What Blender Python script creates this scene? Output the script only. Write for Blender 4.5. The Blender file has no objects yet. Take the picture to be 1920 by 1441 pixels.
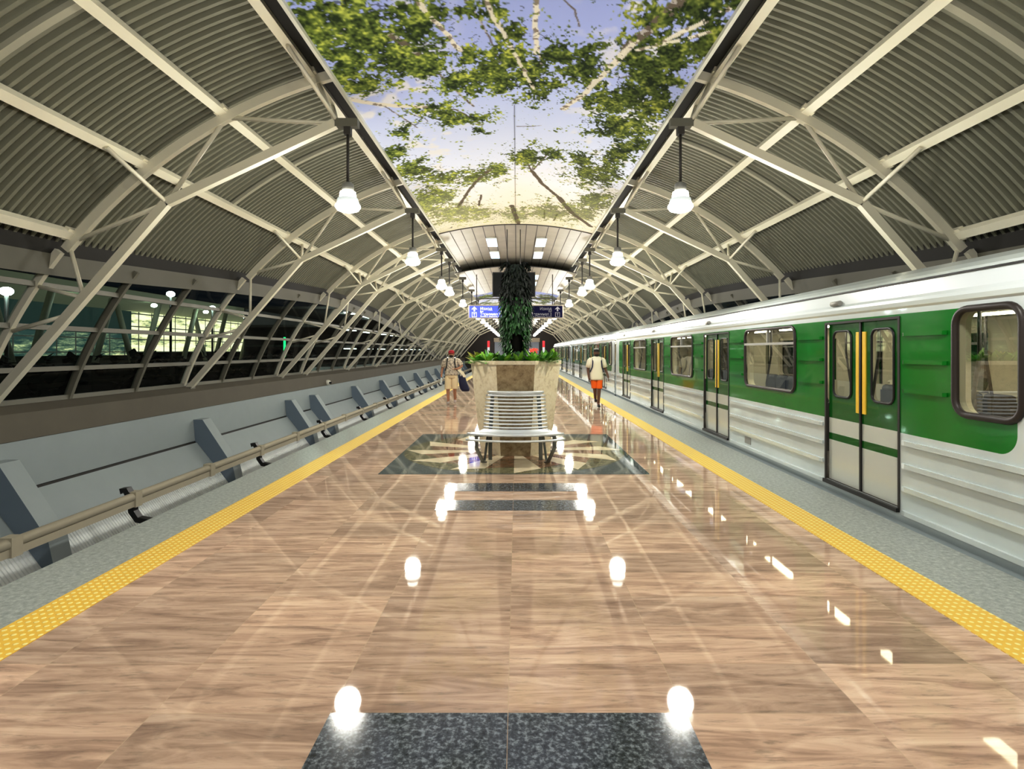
import bpy, math, random
import numpy as np
from mathutils import Vector, Matrix
random.seed(7)
rng = np.random.default_rng(5)
S = bpy.context.scene
COL = S.collection
XC = -0.04                      # centre line of the platform
PI = math.pi

# ------------------------------------------------------------------ helpers
class MB:
    def __init__(s): s.v=[]; s.f=[]; s.m=[]; s.s=[]
    def face(s, idx, m=0, sm=False): s.f.append(tuple(idx)); s.m.append(m); s.s.append(sm)
    def poly(s, pts, m=0):
        b=len(s.v); s.v+= [tuple(p) for p in pts]; s.face(range(b,b+len(pts)), m); return s
    def box(s, x0,x1,y0,y1,z0,z1, m=0):
        b=len(s.v)
        s.v += [(x,y,z) for z in (z0,z1) for y in (y0,y1) for x in (x0,x1)]
        for q in ((0,2,3,1),(4,5,7,6),(0,1,5,4),(2,6,7,3),(0,4,6,2),(1,3,7,5)): s.face([b+i for i in q], m)
        return s
    def beam(s, p0, p1, w, h, m=0, up=(0,0,1)):
        p0=Vector(p0); p1=Vector(p1); d=(p1-p0).normalized(); up=Vector(up)
        if abs(d.dot(up))>.98: up=Vector((0,1,0))
        a=d.cross(up).normalized(); c=a.cross(d).normalized()
        b=len(s.v)
        for p in (p0,p1):
            for i,j in ((-1,-1),(1,-1),(1,1),(-1,1)): s.v.append(tuple(p+a*(i*w/2)+c*(j*h/2)))
        for q in ((0,1,2,3),(7,6,5,4),(0,4,5,1),(1,5,6,2),(2,6,7,3),(3,7,4,0)): s.face([b+i for i in q], m)
        return s
    def path_box(s, pts, w, h, side, m=0):
        """box section swept through pts; side = constant width direction"""
        pts=[Vector(p) for p in pts]; side=Vector(side).normalized(); b=len(s.v); n=len(pts)
        for i,p in enumerate(pts):
            d=(pts[min(i+1,n-1)]-pts[max(i-1,0)]).normalized(); c=side.cross(d).normalized()
            for a,e in ((-1,-1),(1,-1),(1,1),(-1,1)): s.v.append(tuple(p+side*(a*w/2)+c*(e*h/2)))
        for i in range(n-1):
            o=b+4*i
            for k in range(4): s.face((o+k,o+(k+1)%4,o+4+(k+1)%4,o+4+k), m)
        s.face((b,b+1,b+2,b+3),m); o=b+4*(n-1); s.face((o+3,o+2,o+1,o),m); return s
    def tube(s, pts, r, n=8, m=0, closed=False, cap=True):
        pts=[Vector(p) for p in pts]; N=len(pts); b=len(s.v)
        rr = r if isinstance(r,(list,tuple)) else [r]*N
        prev=None
        for i,p in enumerate(pts):
            if closed: d=(pts[(i+1)%N]-pts[i-1]).normalized()
            else: d=(pts[min(i+1,N-1)]-pts[max(i-1,0)]).normalized()
            if prev is None:
                u=Vector((0,0,1)) if abs(d.z)<.9 else Vector((0,1,0)); a=d.cross(u).normalized()
            else: a=(prev-d*prev.dot(d)).normalized()
            prev=a; c=d.cross(a)
            for k in range(n):
                t=2*PI*k/n; s.v.append(tuple(p+a*(math.cos(t)*rr[i])+c*(math.sin(t)*rr[i])))
        for i in range(N if closed else N-1):
            o=b+n*i; q=b+n*((i+1)%N)
            for k in range(n): s.face((o+k,o+(k+1)%n,q+(k+1)%n,q+k), m, True)
        if cap and not closed:
            s.face([b+k for k in range(n)][::-1],m); o=b+n*(N-1); s.face([o+k for k in range(n)],m)
        return s
    def lathe(s, prof, c=(0,0,0), n=20, m=0, sm=True):
        b=len(s.v)
        for r,z in prof:
            for k in range(n):
                t=2*PI*k/n; s.v.append((c[0]+r*math.cos(t), c[1]+r*math.sin(t), c[2]+z))
        for i in range(len(prof)-1):
            o=b+n*i
            for k in range(n): s.face((o+k,o+(k+1)%n,o+n+(k+1)%n,o+n+k), m, sm)
        s.face([b+k for k in range(n)][::-1],m); o=b+n*(len(prof)-1); s.face([o+k for k in range(n)],m)
        return s
    def build(s, name, mats, parent=None, loc=None, nosmooth=False):
        me=bpy.data.meshes.new(name); me.from_pydata(s.v, [], s.f)
        if not isinstance(mats,(list,tuple)): mats=[mats]
        for m in mats: me.materials.append(m)
        me.polygons.foreach_set('material_index', s.m)
        me.polygons.foreach_set('use_smooth', s.s)
        me.update()
        o=bpy.data.objects.new(name, me); COL.objects.link(o)
        if parent: o.parent=parent
        if loc: o.location=loc
        return o

def tag(o, label=None, cat=None, group=None, kind=None):
    if label: o['label']=label
    if cat: o['category']=cat
    if group: o['group']=group
    if kind: o['kind']=kind
    return o
def empty(name, loc=(0,0,0), label=None, cat=None, group=None, rz=0):
    o=bpy.data.objects.new(name, None); COL.objects.link(o); o.location=loc; o.rotation_euler=(0,0,rz)
    o.empty_display_size=.1
    return tag(o,label,cat,group)
def struct(o): o['kind']='structure'; return o
def dup(root, loc=None, rz=None, label=None, group=None, scale=None):
    def cp(o, par):
        c=o.copy(); COL.objects.link(c); c.parent=par
        for ch in [x for x in kids.get(o.name,[])]: cp(ch,c)
        return c
    kids={}
    for o in bpy.data.objects:
        if o.parent: kids.setdefault(o.parent.name,[]).append(o)
    r=cp(root,None)
    if loc is not None: r.location=loc
    if rz is not None: r.rotation_euler=(0,0,rz)
    if scale is not None: r.scale=scale
    if label: r['label']=label
    if group: r['group']=group
    return r
ORD=['first','second','third','fourth','fifth','sixth','seventh','eighth','ninth','tenth','eleventh','twelfth','thirteenth','fourteenth','fifteenth','sixteenth','seventeenth','eighteenth']

# ------------------------------------------------------------------ materials
def srgb(r,g,b):
    f=lambda c:(c/255/12.92) if c<=10 else ((c/255+.055)/1.055)**2.4
    return (f(r),f(g),f(b),1)
def mat(name, col, rough=.5, metal=0, emis=None, es=0, spec=.5, noise=0, nscale=8, bump=0, coat=0):
    m=bpy.data.materials.new(name); m.use_nodes=True; nt=m.node_tree; b=nt.nodes['Principled BSDF']
    b.inputs['Base Color'].default_value=col; b.inputs['Roughness'].default_value=rough; b.inputs['Metallic'].default_value=metal
    b.inputs['Specular IOR Level'].default_value=spec; b.inputs['Coat Weight'].default_value=coat; b.inputs['Coat Roughness'].default_value=.05
    if emis: b.inputs['Emission Color'].default_value=emis; b.inputs['Emission Strength'].default_value=es
    if noise or bump:
        tc=nt.nodes.new('ShaderNodeTexCoord'); n=nt.nodes.new('ShaderNodeTexNoise'); n.inputs['Scale'].default_value=nscale; n.inputs['Detail'].default_value=6
        nt.links.new(tc.outputs['Object'], n.inputs['Vector'])
        if noise:
            mx=nt.nodes.new('ShaderNodeMix'); mx.data_type='RGBA'
            mx.inputs[6].default_value=tuple(c*(1-noise) for c in col[:3])+(1,); mx.inputs[7].default_value=tuple(min(1,c*(1+noise)) for c in col[:3])+(1,)
            nt.links.new(n.outputs['Fac'], mx.inputs[0]); nt.links.new(mx.outputs[2], b.inputs['Base Color'])
        if bump:
            bp=nt.nodes.new('ShaderNodeBump'); bp.inputs['Strength'].default_value=bump; bp.inputs['Distance'].default_value=.02
            nt.links.new(n.outputs['Fac'], bp.inputs['Height']); nt.links.new(bp.outputs['Normal'], b.inputs['Normal'])
    return m
def N(nt,t,**kw):
    n=nt.nodes.new(t)
    for k,v in kw.items():
        if k.startswith('i'): n.inputs[int(k[1:])].default_value=v
        else: setattr(n,k,v)
    return n
def M(nt,op,a,b=None,c=None):
    n=nt.nodes.new('ShaderNodeMath'); n.operation=op
    for i,x in enumerate((a,b,c)):
        if x is None: continue
        if isinstance(x,(int,float)): n.inputs[i].default_value=x
        else: nt.links.new(x,n.inputs[i])
    return n.outputs[0]
def mixc(nt,f,a,b):
    n=nt.nodes.new('ShaderNodeMix'); n.data_type='RGBA'
    for i,x in ((0,f),(6,a),(7,b)):
        if isinstance(x,(int,float,tuple)): n.inputs[i].default_value=x
        else: nt.links.new(x,n.inputs[i])
    return n.outputs[2]
def ramp(nt,f,stops):
    n=nt.nodes.new('ShaderNodeValToRGB'); r=n.color_ramp
    while len(r.elements)<len(stops): r.elements.new(.5)
    for e,(p,c) in zip(r.elements,stops): e.position=p; e.color=c
    nt.links.new(f,n.inputs[0]); return n.outputs[0]
def glass_mat(name, tint, refl=.12, rough=.0):
    m=bpy.data.materials.new(name); m.use_nodes=True; nt=m.node_tree; nt.nodes.clear()
    o=nt.nodes.new('ShaderNodeOutputMaterial'); t=nt.nodes.new('ShaderNodeBsdfTransparent'); t.inputs[0].default_value=tint
    g=nt.nodes.new('ShaderNodeBsdfGlossy'); g.inputs['Roughness'].default_value=rough; g.inputs[0].default_value=(1,1,1,1)
    fr=nt.nodes.new('ShaderNodeLayerWeight'); fr.inputs[0].default_value=.35
    mx=nt.nodes.new('ShaderNodeMixShader')
    f=M(nt,'MULTIPLY_ADD',fr.outputs['Fresnel'],.25,refl)
    nt.links.new(f,mx.inputs[0]); nt.links.new(t.outputs[0],mx.inputs[1]); nt.links.new(g.outputs[0],mx.inputs[2]); nt.links.new(mx.outputs[0],o.inputs[0])
    return m

m_steel=mat('white_painted_steel', srgb(238,234,216), .4)
m_steel_dark=mat('grey_painted_steel', srgb(120,118,105), .5)
m_sheet=mat('corrugated_sheet', srgb(136,136,118), .5, .1, noise=.06, nscale=3)
m_sheet2=mat('secondary_rib_grey', srgb(176,174,156), .5)
m_beam=mat('grey_eave_beam', srgb(96,94,80), .6)
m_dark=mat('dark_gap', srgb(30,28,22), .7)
m_rod=mat('dark_rod', srgb(62,58,54), .5)
m_cap=mat('lamp_cap_grey', srgb(150,150,145), .4)
m_lamp=mat('lamp_glow', (1,1,1,1), .3, emis=srgb(255,252,240), es=5)
m_lampring=mat('lamp_ring_glass', srgb(220,225,225), .15, emis=srgb(200,210,210), es=.55)
m_panel=mat('metal_ceiling_panel', srgb(158,154,140), .5, .25, noise=.22, nscale=1.6)
m_seam=mat('ceiling_seam', srgb(70,65,60), .6)
m_trim=mat('ceiling_trim_white', srgb(225,225,215), .4)
m_conc=mat('concrete_sill', srgb(100,94,80), .75, noise=.12, nscale=2)
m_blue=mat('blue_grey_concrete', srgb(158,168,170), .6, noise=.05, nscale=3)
m_blue_shade=mat('blue_grey_concrete_shade', srgb(122,138,154), .6, noise=.06, nscale=3)  # darker copy of the same concrete, buttress-side shade put into its colour
m_corr=mat('corrugated_grey', srgb(236,240,240), .5)
m_gran=None
m_railc=mat('third_rail_cover', srgb(196,188,166), .45, noise=.05, nscale=10)
m_black=mat('black_plastic', srgb(16,15,15), .4)
m_rail=mat('rail_steel', srgb(110,95,85), .4, .8)
m_alu=mat('bench_aluminium', srgb(238,242,245), .38, .6)
m_leg=mat('bench_leg_steel', srgb(120,122,118), .35, .7)

def mat_floor():
    m=bpy.data.materials.new('brown_marble_tiles'); m.use_nodes=True; nt=m.node_tree; b=nt.nodes['Principled BSDF']; L=nt.links
    tc=nt.nodes.new('ShaderNodeTexCoord'); sp=nt.nodes.new('ShaderNodeSeparateXYZ'); L.new(tc.outputs['Object'],sp.inputs[0])
    u=M(nt,'DIVIDE',M(nt,'SUBTRACT',sp.outputs[0],XC),.81); v=M(nt,'DIVIDE',M(nt,'SUBTRACT',sp.outputs[1],2.576),.41)
    cu=M(nt,'FLOOR',u); cv=M(nt,'FLOOR',v)
    cb=nt.nodes.new('ShaderNodeCombineXYZ'); L.new(cu,cb.inputs[0]); L.new(cv,cb.inputs[1])
    wn=nt.nodes.new('ShaderNodeTexWhiteNoise'); wn.noise_dimensions='2D'; L.new(cb.outputs[0],wn.inputs[0])
    rnd=wn.outputs['Value']
    # streaks run across the platform
    off=M(nt,'MULTIPLY',rnd,37.0)
    c2=nt.nodes.new('ShaderNodeCombineXYZ')
    L.new(M(nt,'MULTIPLY_ADD',sp.outputs[0],1.5,off),c2.inputs[0]); L.new(M(nt,'MULTIPLY_ADD',sp.outputs[1],11.,off),c2.inputs[1]); L.new(off,c2.inputs[2])
    n1=N(nt,'ShaderNodeTexNoise'); n1.inputs['Scale'].default_value=1.; n1.inputs['Detail'].default_value=5; n1.inputs['Roughness'].default_value=.62; n1.inputs['Distortion'].default_value=1.1
    L.new(c2.outputs[0],n1.inputs['Vector'])
    c3=nt.nodes.new('ShaderNodeCombineXYZ')
    L.new(M(nt,'MULTIPLY_ADD',sp.outputs[0],5.5,off),c3.inputs[0]); L.new(M(nt,'MULTIPLY_ADD',sp.outputs[1],30.,off),c3.inputs[1])
    n2=N(nt,'ShaderNodeTexNoise'); n2.inputs['Scale'].default_value=1.; n2.inputs['Detail'].default_value=4; n2.inputs['Roughness'].default_value=.7
    L.new(c3.outputs[0],n2.inputs['Vector'])
    base=ramp(nt,n1.outputs['Fac'],[(.28,srgb(150,116,90)),(.45,srgb(184,150,120)),(.6,srgb(204,172,143)),(.78,srgb(216,190,164))])
    dark=ramp(nt,n2.outputs['Fac'],[(.55,(0,0,0,1)),(.68,(1,1,1,1))])
    dm=M(nt,'MULTIPLY',dark, M(nt,'MULTIPLY_ADD',n1.outputs['Fac'],-1.2,1.15))
    col=mixc(nt,M(nt,'MULTIPLY',dm,.75),base,srgb(118,102,80))
    # per tile tone
    wn2=nt.nodes.new('ShaderNodeTexWhiteNoise'); wn2.noise_dimensions='3D'
    c4=nt.nodes.new('ShaderNodeCombineXYZ'); L.new(cu,c4.inputs[0]); L.new(cv,c4.inputs[1]); c4.inputs[2].default_value=3.3; L.new(c4.outputs[0],wn2.inputs[0])
    n3=N(nt,'ShaderNodeTexNoise'); n3.inputs['Scale'].default_value=.55; n3.inputs['Detail'].default_value=2; L.new(tc.outputs['Object'],n3.inputs['Vector'])
    tone=M(nt,'MULTIPLY_ADD',wn2.outputs['Value'],.36,M(nt,'MULTIPLY_ADD',n3.outputs['Fac'],.6,.66))
    hs=nt.nodes.new('ShaderNodeHueSaturation'); L.new(col,hs.inputs['Color']); L.new(tone,hs.inputs['Value']); hs.inputs['Saturation'].default_value=.76
    fu=M(nt,'FRACT',u); fv=M(nt,'FRACT',v)
    eu=M(nt,'MINIMUM',fu,M(nt,'SUBTRACT',1.,fu)); ev=M(nt,'MINIMUM',fv,M(nt,'SUBTRACT',1.,fv))
    jl=M(nt,'MAXIMUM',M(nt,'LESS_THAN',eu,.003),M(nt,'LESS_THAN',ev,.006))
    fin=mixc(nt,M(nt,'MULTIPLY',jl,.6),hs.outputs['Color'],srgb(196,176,150))
    L.new(fin,b.inputs['Base Color']); b.inputs['Roughness'].default_value=.032; b.inputs['Specular IOR Level'].default_value=.3
    return m
def mat_speckle(name, stops, scale, rough=.3, coarse=0):
    m=bpy.data.materials.new(name); m.use_nodes=True; nt=m.node_tree; b=nt.nodes['Principled BSDF']
    tc=nt.nodes.new('ShaderNodeTexCoord'); n=N(nt,'ShaderNodeTexNoise'); n.inputs['Scale'].default_value=scale; n.inputs['Detail'].default_value=5; n.inputs['Roughness'].default_value=.75
    nt.links.new(tc.outputs['Object'],n.inputs['Vector'])
    c=ramp(nt,n.outputs['Fac'],stops)
    nt.links.new(c,b.inputs['Base Color']); b.inputs['Roughness'].default_value=rough
    return m
m_floor=mat_floor()
m_slab=mat_speckle('black_speckled_granite',[(.38,srgb(38,42,46)),(.5,srgb(70,76,82)),(.62,srgb(140,148,154))],38,.1)
m_edge=mat_speckle('grey_granite_edge',[(.3,srgb(138,144,140)),(.5,srgb(168,174,170)),(.7,srgb(200,205,200))],26,.4)
m_border=mat_speckle('dark_green_granite',[(.3,srgb(58,70,74)),(.5,srgb(86,99,102)),(.7,srgb(122,135,136))],34,.04)
m_olive=mat_speckle('olive_marble',[(.3,srgb(98,98,72)),(.5,srgb(124,122,92)),(.7,srgb(150,146,112))],9,.04)
m_cream=mat_speckle('cream_marble',[(.3,srgb(232,218,188)),(.5,srgb(242,230,202)),(.7,srgb(250,242,220))],6,.04)
m_brownm=mat_speckle('brown_marble_inlay',[(.3,srgb(120,88,64)),(.5,srgb(148,112,84)),(.7,srgb(170,134,104))],7,.04)
m_planter=mat_speckle('travertine_light',[(.33,srgb(216,204,174)),(.47,srgb(238,228,202)),(.7,srgb(247,240,220))],14,.25)
m_planterd=mat_speckle('travertine_tan',[(.33,srgb(134,112,80)),(.5,srgb(176,156,120)),(.7,srgb(196,178,142))],12,.25)
def mat_tactile():
    m=bpy.data.materials.new('yellow_tactile'); m.use_nodes=True; nt=m.node_tree; b=nt.nodes['Principled BSDF']; L=nt.links
    tc=nt.nodes.new('ShaderNodeTexCoord'); sp=nt.nodes.new('ShaderNodeSeparateXYZ'); L.new(tc.outputs['Object'],sp.inputs[0])
    fx=M(nt,'SUBTRACT',M(nt,'FRACT',M(nt,'DIVIDE',sp.outputs[0],.0517)),.5); fy=M(nt,'SUBTRACT',M(nt,'FRACT',M(nt,'DIVIDE',sp.outputs[1],.0517)),.5)
    d=M(nt,'SQRT',M(nt,'ADD',M(nt,'MULTIPLY',fx,fx),M(nt,'MULTIPLY',fy,fy)))
    mr=nt.nodes.new('ShaderNodeMapRange'); L.new(d,mr.inputs[0]); mr.inputs[1].default_value=.30; mr.inputs[2].default_value=.2; mr.inputs[3].default_value=0; mr.inputs[4].default_value=1
    c=mixc(nt,mr.outputs[0],srgb(238,200,84),srgb(252,238,168)); L.new(c,b.inputs['Base Color'])
    bp=nt.nodes.new('ShaderNodeBump'); bp.inputs['Distance'].default_value=.005; bp.inputs['Strength'].default_value=.6; L.new(mr.outputs[0],bp.inputs['Height']); L.new(bp.outputs[0],b.inputs['Normal'])
    b.inputs['Roughness'].default_value=.45
    return m
m_yel=mat_tactile()

# ------------------------------------------------------------------ platform
Y0,Y1=-3.0,84.0
WI,WT,WE=2.71,3.02,3.57
WR=3.68   # platform edge on the train side
o=MB().box(XC-WI,XC+WI,Y0,Y1,-.12,0).build('floor',m_floor); struct(o)
for sgn,side in ((-1,'open track'),(1,'train')):
    a,b=sorted((XC+sgn*WI,XC+sgn*WT))
    o=MB().box(a,b,Y0,Y1,-.1,.004).build('tactile_strip',m_yel)
    tag(o,'long yellow dotted warning strip along the %s side of the platform'%side,'tactile strip')
    a,b=sorted((XC+sgn*WT,XC+sgn*(WE if sgn<0 else WR)))
    struct(MB().box(a,b,Y0,Y1,-.14,.0).build('floor_edge_'+('left' if sgn<0 else 'right'),m_edge))
struct(MB().box(XC-3.35,XC+3.35,Y0,Y1,-1.6,-.14).build('floor_platform_base',m_blue_shade))
# dark granite slabs
def slab(y0,y1,label,hw=.81):
    m=MB(); m.box(XC-hw,XC-.002,y0,y1,-.02,.003); m.box(XC+.002,XC+hw,y0,y1,-.02,.003)
    tag(m.build('granite_inlay',m_slab),label,'floor inlay')
slab(1.35,2.576,'large black speckled granite slab set in the floor nearest the camera')
slab(5.856,6.256,'dark granite strip in the marble floor, the nearer of the two before the medallion')
slab(6.66,7.06,'dark granite strip in the marble floor, the one closer to the sunburst medallion')
# medallion
cy=9.4; hs=1.82
med=empty('floor_medallion',(XC,cy,0),'square stone floor medallion with cream sunburst rays around the planter','floor inlay')
MB().box(-hs,hs,-hs,hs,-.02,.003).build('border',m_border,med)
mb=MB(); mb.lathe([(1.80,.0),(1.80,.0045)],n=64,sm=False); mb.build('disc',m_olive,med)
def wedge(a0,r0,a1,r1,z,mt,nm):
    pt=lambda a,r:(r*math.sin(a),-r*math.cos(a),z)
    MB().poly([pt(a0,.4),pt(a0,r0),pt(a1,r1),pt(a1,.4)][::-1] if a1<a0 else [pt(a0,.4),pt(a0,r0),pt(a1,r1),pt(a1,.4)]).build(nm,mt,med)
for k in range(12):
    a=math.radians(30*k)
    wedge(a,1.78,a+math.radians(14.5),1.52,.0058,m_cream,'cream_ray')
    wedge(a+math.radians(14.5),1.5,a+math.radians(30),1.36,.0054,m_brownm,'brown_ray')

# ------------------------------------------------------------------ roof profile (x = distance from the centre line)
CX,CZ,R=.636,-1.754,7.835
def arc(th): return CX+R*math.sin(th), CZ+R*math.cos(th)
def th_x(x): return math.asin((x-CX)/R)
def th_z(z): return math.acos(max(-1,min(1,(z-CZ)/R)))
EAVE=[(-3,3.15),(8.5,3.17),(13.8,3.43),(19.1,3.62),(22,3.62),(27,3.5),(33,3.2),(42,2.55),(50,1.9),(60,1.0),(64,.78),(84,.78)]
def ez(y):
    for (a,b),(c,d) in zip(EAVE,EAVE[1:]):
        if y<=c: return b+(d-b)*(y-a)/(c-a)
    return EAVE[-1][1]
TY=[-2.1,3.2,8.5,13.8,19.1,21.3]+[21.3+5.3*k for k in range(1,12)]
GL_END=62
def sheet(s):
    per=.14; ys=[]; y=Y0
    while y<Y1:
        ys += [(y,0),(y+.05,0),(y+.066,1),(y+.124,1)]; y+=per
    n=16; v=[];f=[]
    off=.20
    for yy,h in ys:
        t1=th_z(ez(yy)); t0=th_x(2.85)
        for k in range(n+1):
            t=t0+(t1-t0)*k/n; rr=R+off+(.06 if h else 0)
            v.append((XC+s*(CX+rr*math.sin(t)),yy,CZ+rr*math.cos(t)))
    for i in range(len(ys)-1):
        for k in range(n):
            a=i*(n+1)+k; q=(a,a+1,a+n+2,a+n+1); f.append(q if s<0 else q[::-1])
    me=bpy.data.meshes.new('ceiling'); me.from_pydata(v,[],f); me.materials.append(m_sheet); me.update()
    o=bpy.data.objects.new('ceiling_'+('left' if s<0 else 'right'),me); COL.objects.link(o); struct(o)
for s in (-1,1): sheet(s)

# purlins
def purlin(s,th,y0,y1,label,w=.125,h=.13,rad=.1):
    mb=MB(); x=CX+(R+rad)*math.sin(th); z=CZ+(R+rad)*math.cos(th)
    up=(s*math.sin(th),0,math.cos(th))
    mb.beam((XC+s*x,y0,z),(XC+s*x,y1,z),w,h,up=up)
    for y in TY:                                    # bolted gusset plates at each truss
        if y0<y<y1: mb.beam((XC+s*x,y-.14,z),(XC+s*x,y+.14,z),w+.07,h*.6,up=up)
    tag(mb.build('roof_purlin',m_steel),label,'purlin')
for s,nm in ((-1,'left'),(1,'right')):
    side='glazed wall' if s<0 else 'train'
    purlin(s,th_x(3.02),Y0,Y1,'highest long white purlin under the corrugated roof on the %s side'%side)
    purlin(s,th_x(4.33),Y0,Y1,'second highest long white purlin under the corrugated roof on the %s side'%side)
    purlin(s,th_x(5.5),Y0,Y1,'third highest long white purlin under the corrugated roof on the %s side'%side)
    purlin(s,th_z(3.34),Y0,8.6,'short white eave purlin at the near lower roof edge on the %s side'%side)
    purlin(s,th_z(2.55),36,Y1,'far low white purlin under the roof edge on the %s side'%side,.12,.12)
# eave fascia
for s in (-1,1):
    side='glazed wall' if s<0 else 'train'
    root=empty('eave_beam',(0,0,0),'long grey curved eave beam under the roof edge on the %s side'%side,'beam')
    ys=[Y0+1.5*i for i in range(int((GL_END-Y0)/1.5)+1)]
    def prof(dr,dth):
        return [(XC+s*(CX+(R+dr)*math.sin(th_z(ez(y))+dth)),y,CZ+(R+dr)*math.cos(th_z(ez(y))+dth)) for y in ys]
    a=prof(.24,-.01); b=prof(.12,.03)
    mb=MB()
    for i in range(len(ys)-1): mb.poly([a[i],a[i+1],b[i+1],b[i]])
    mb.build('soffit',m_dark,root)
    mb=MB(); c=prof(.12,.024); d=prof(-.03,.060); e=prof(.22,.068)
    for i in range(len(ys)-1):
        mb.poly([c[i],c[i+1],d[i+1],d[i]]); mb.poly([d[i],d[i+1],e[i+1],e[i]])
    mb.build('fascia',m_beam,root)

# trusses -------------------------------------------------------------
def make_truss(s,y,idx):
    side='glazed wall' if s<0 else 'train'
    ze=ez(y)
    t=empty('roof_truss',(XC,y,0),'white steel roof truss on the %s side, %s from the camera'%(side,ORD[max(0,idx)]),'truss')
    W=lambda x,z,dy=0:(s*x,dy,z)
    far = y>45
    th1=th_z(ze); th0=th_x(2.62)
    n=16
    rib=MB(); rib.path_box([W(*arc(th0+(th1-th0)*k/n)) for k in range(n+1)],.09,.135,(0,1,0)); rib.build('rib',m_steel,t)
    K=(5.22,3.88); T=(2.68,5.07); B=(7.98,.72)
    c=MB(); c.path_box([W(2.34,5.07),W(2.62,5.07),W(*T)],.12,.12,(0,1,0)); c.build('stub',m_steel_dark,t)
    MB().beam(W(*T),W(*K),.11,.125).build('lower_chord',m_steel,t)
    MB().beam(W(*K),W(*B),.11,.125).build('lower_chord',m_steel,t)
    P1=arc(th_x(4.33)); P2=arc(th_x(5.5)); E=arc(th1-.01)
    ch=lambda z:(K[0]+(B[0]-K[0])*(K[1]-z)/(K[1]-B[1]),z)
    C1=ch(2.45)
    def strut(a,b,da=0,db=0,r=.032): MB().tube([W(*a,da),W(*b,db)],r,6).build('strut',m_steel,t)
    strut(T,P1); strut(P1,K); strut(T,(2.95,5.70),0,0)
    if y<62:
        strut(K,arc(th_z(max(ze,1.6)+.12)))
    if ze>2.7: strut(E,C1)
    pr=lambda th:(CX+(R+.02)*math.sin(th),CZ+(R+.02)*math.cos(th))
    for d in (-.85,.85):
        strut(K,pr(th_x(5.5)),0,d); strut((2.66,5.1),pr(th_x(3.02)),0,d*1.1)
    if y<GL_END:                                    # column standing in the glazing plane
        tb=th_z(.8); q=th_z(ze-.06)
        MB().path_box([W(CX+(R+.07)*math.sin(q+(tb-q)*k/10),CZ+(R+.07)*math.cos(q+(tb-q)*k/10)) for k in range(11)],.08,.11,(0,1,0)).build('column',m_steel,t)
        strut(C1,arc(th_z(min(2.62,ze-.3)))); strut(ch(2.2),arc(th_z(1.95)))
    # spreader pad at the base
    MB().box(min(s*7.86,s*8.12),max(s*7.86,s*8.12),-.1,.1,.62,.78).build('base_plate',m_steel_dark,t)
    return t
for s in (-1,1):
    for i,y in enumerate(TY): make_truss(s,y,i)
# thin intermediate ribs between the trusses
MIDS=[(a+b)/2 for a,b in zip(TY,TY[1:]) if b-a>3]
for s in (-1,1):
    side='glazed wall' if s<0 else 'train'
    for i,y in enumerate(MIDS):
        a=th_x(2.95); b=th_x(5.55); mb=MB()
        mb.path_box([(XC+s*(CX+(R+.165)*math.sin(a+(b-a)*k/12)),y,CZ+(R+.165)*math.cos(a+(b-a)*k/12)) for k in range(13)],.09,.06,(0,1,0))
        tag(mb.build('secondary_rib',m_sheet2),'thin roof rib between trusses on the %s side, %s bay from the camera'%(side,ORD[i]),'rib')

# ------------------------------------------------------------------ mural ceiling
SKY=[(5.8,(.25,.29,.50)),(8,(.32,.36,.56)),(10,(.43,.47,.62)),(12,(.55,.58,.68)),(14,(.64,.65,.70)),(16,(.66,.61,.52)),(19,(.50,.47,.34))]
BLOBS=[(-2.41,6.92,.29,.48),(-1.93,7.09,.44,.72),(-1.69,7.82,.42,.65),(-1.23,7.28,.4,.78),(-2.22,7.63,.33,.39),(-1.29,8.08,.45,.46),(-2.08,6.71,.35,.3),(-2.33,6.51,.28,.28),(-1.34,6.81,.3,.25),(-.92,6.99,.25,.3),(-.58,6.92,.2,.25),(-.26,6.94,.3,.28),(-.06,7.41,.25,.4),(-.07,8.09,.4,.5),(-.32,8.71,.41,.5),(.25,8.55,.4,.6),(.35,9.06,.42,.49),(.68,7.89,.35,.42),(.97,7.84,.29,.34),(.95,8.29,.37,.41),(-.6,8.06,.2,.3),(-.82,8.83,.33,.4),(1.82,6.87,.2,.4),(2.2,6.64,.27,.61),(1.64,7.7,.2,.39),(2.1,7.65,.38,.68),(2.04,8.28,.41,.63),(1.85,8.88,.38,.64),(1.57,9.18,.39,.59),(2.13,9.77,.4,.66),(1.74,10.2,.44,.6),(2.31,9.04,.31,.55),(1.22,8.66,.25,.35),(1.26,9.48,.2,.35),(2.32,10.66,.28,.64),(2.06,11.41,.37,.91),(2.48,7.09,.2,.38),(-1.42,9.46,.35,.2),(-1.04,10.11,.47,.25),(-.64,10.68,.3,.2),(-1.29,9.82,.3,.23),(-2.04,10.34,.3,.3),(-2.43,11.23,.3,.5),(-2.21,12.38,.4,.7),(-1.71,13.06,.4,.6),(-.87,13.4,.5,.7),(-.45,13.1,.25,.5),(.24,12.13,.38,.6),(.69,11.96,.25,.4),(1.73,13.01,.5,.8),(2.06,12.8,.43,.9),(1.38,12.08,.3,.5),(-2.06,14.64,.6,1.),(-1.71,16.61,.9,1.2),(-1.1,16.94,.63,1.),(.02,17.3,.6,.9),(.96,16.85,.7,1.),(1.73,16.53,.69,1.2),(2.14,15.04,.45,1.1),(-2.45,15.39,.39,1.1),(-2.32,8.32,.21,.3),(-2.4,7.99,.2,.27)]
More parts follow.
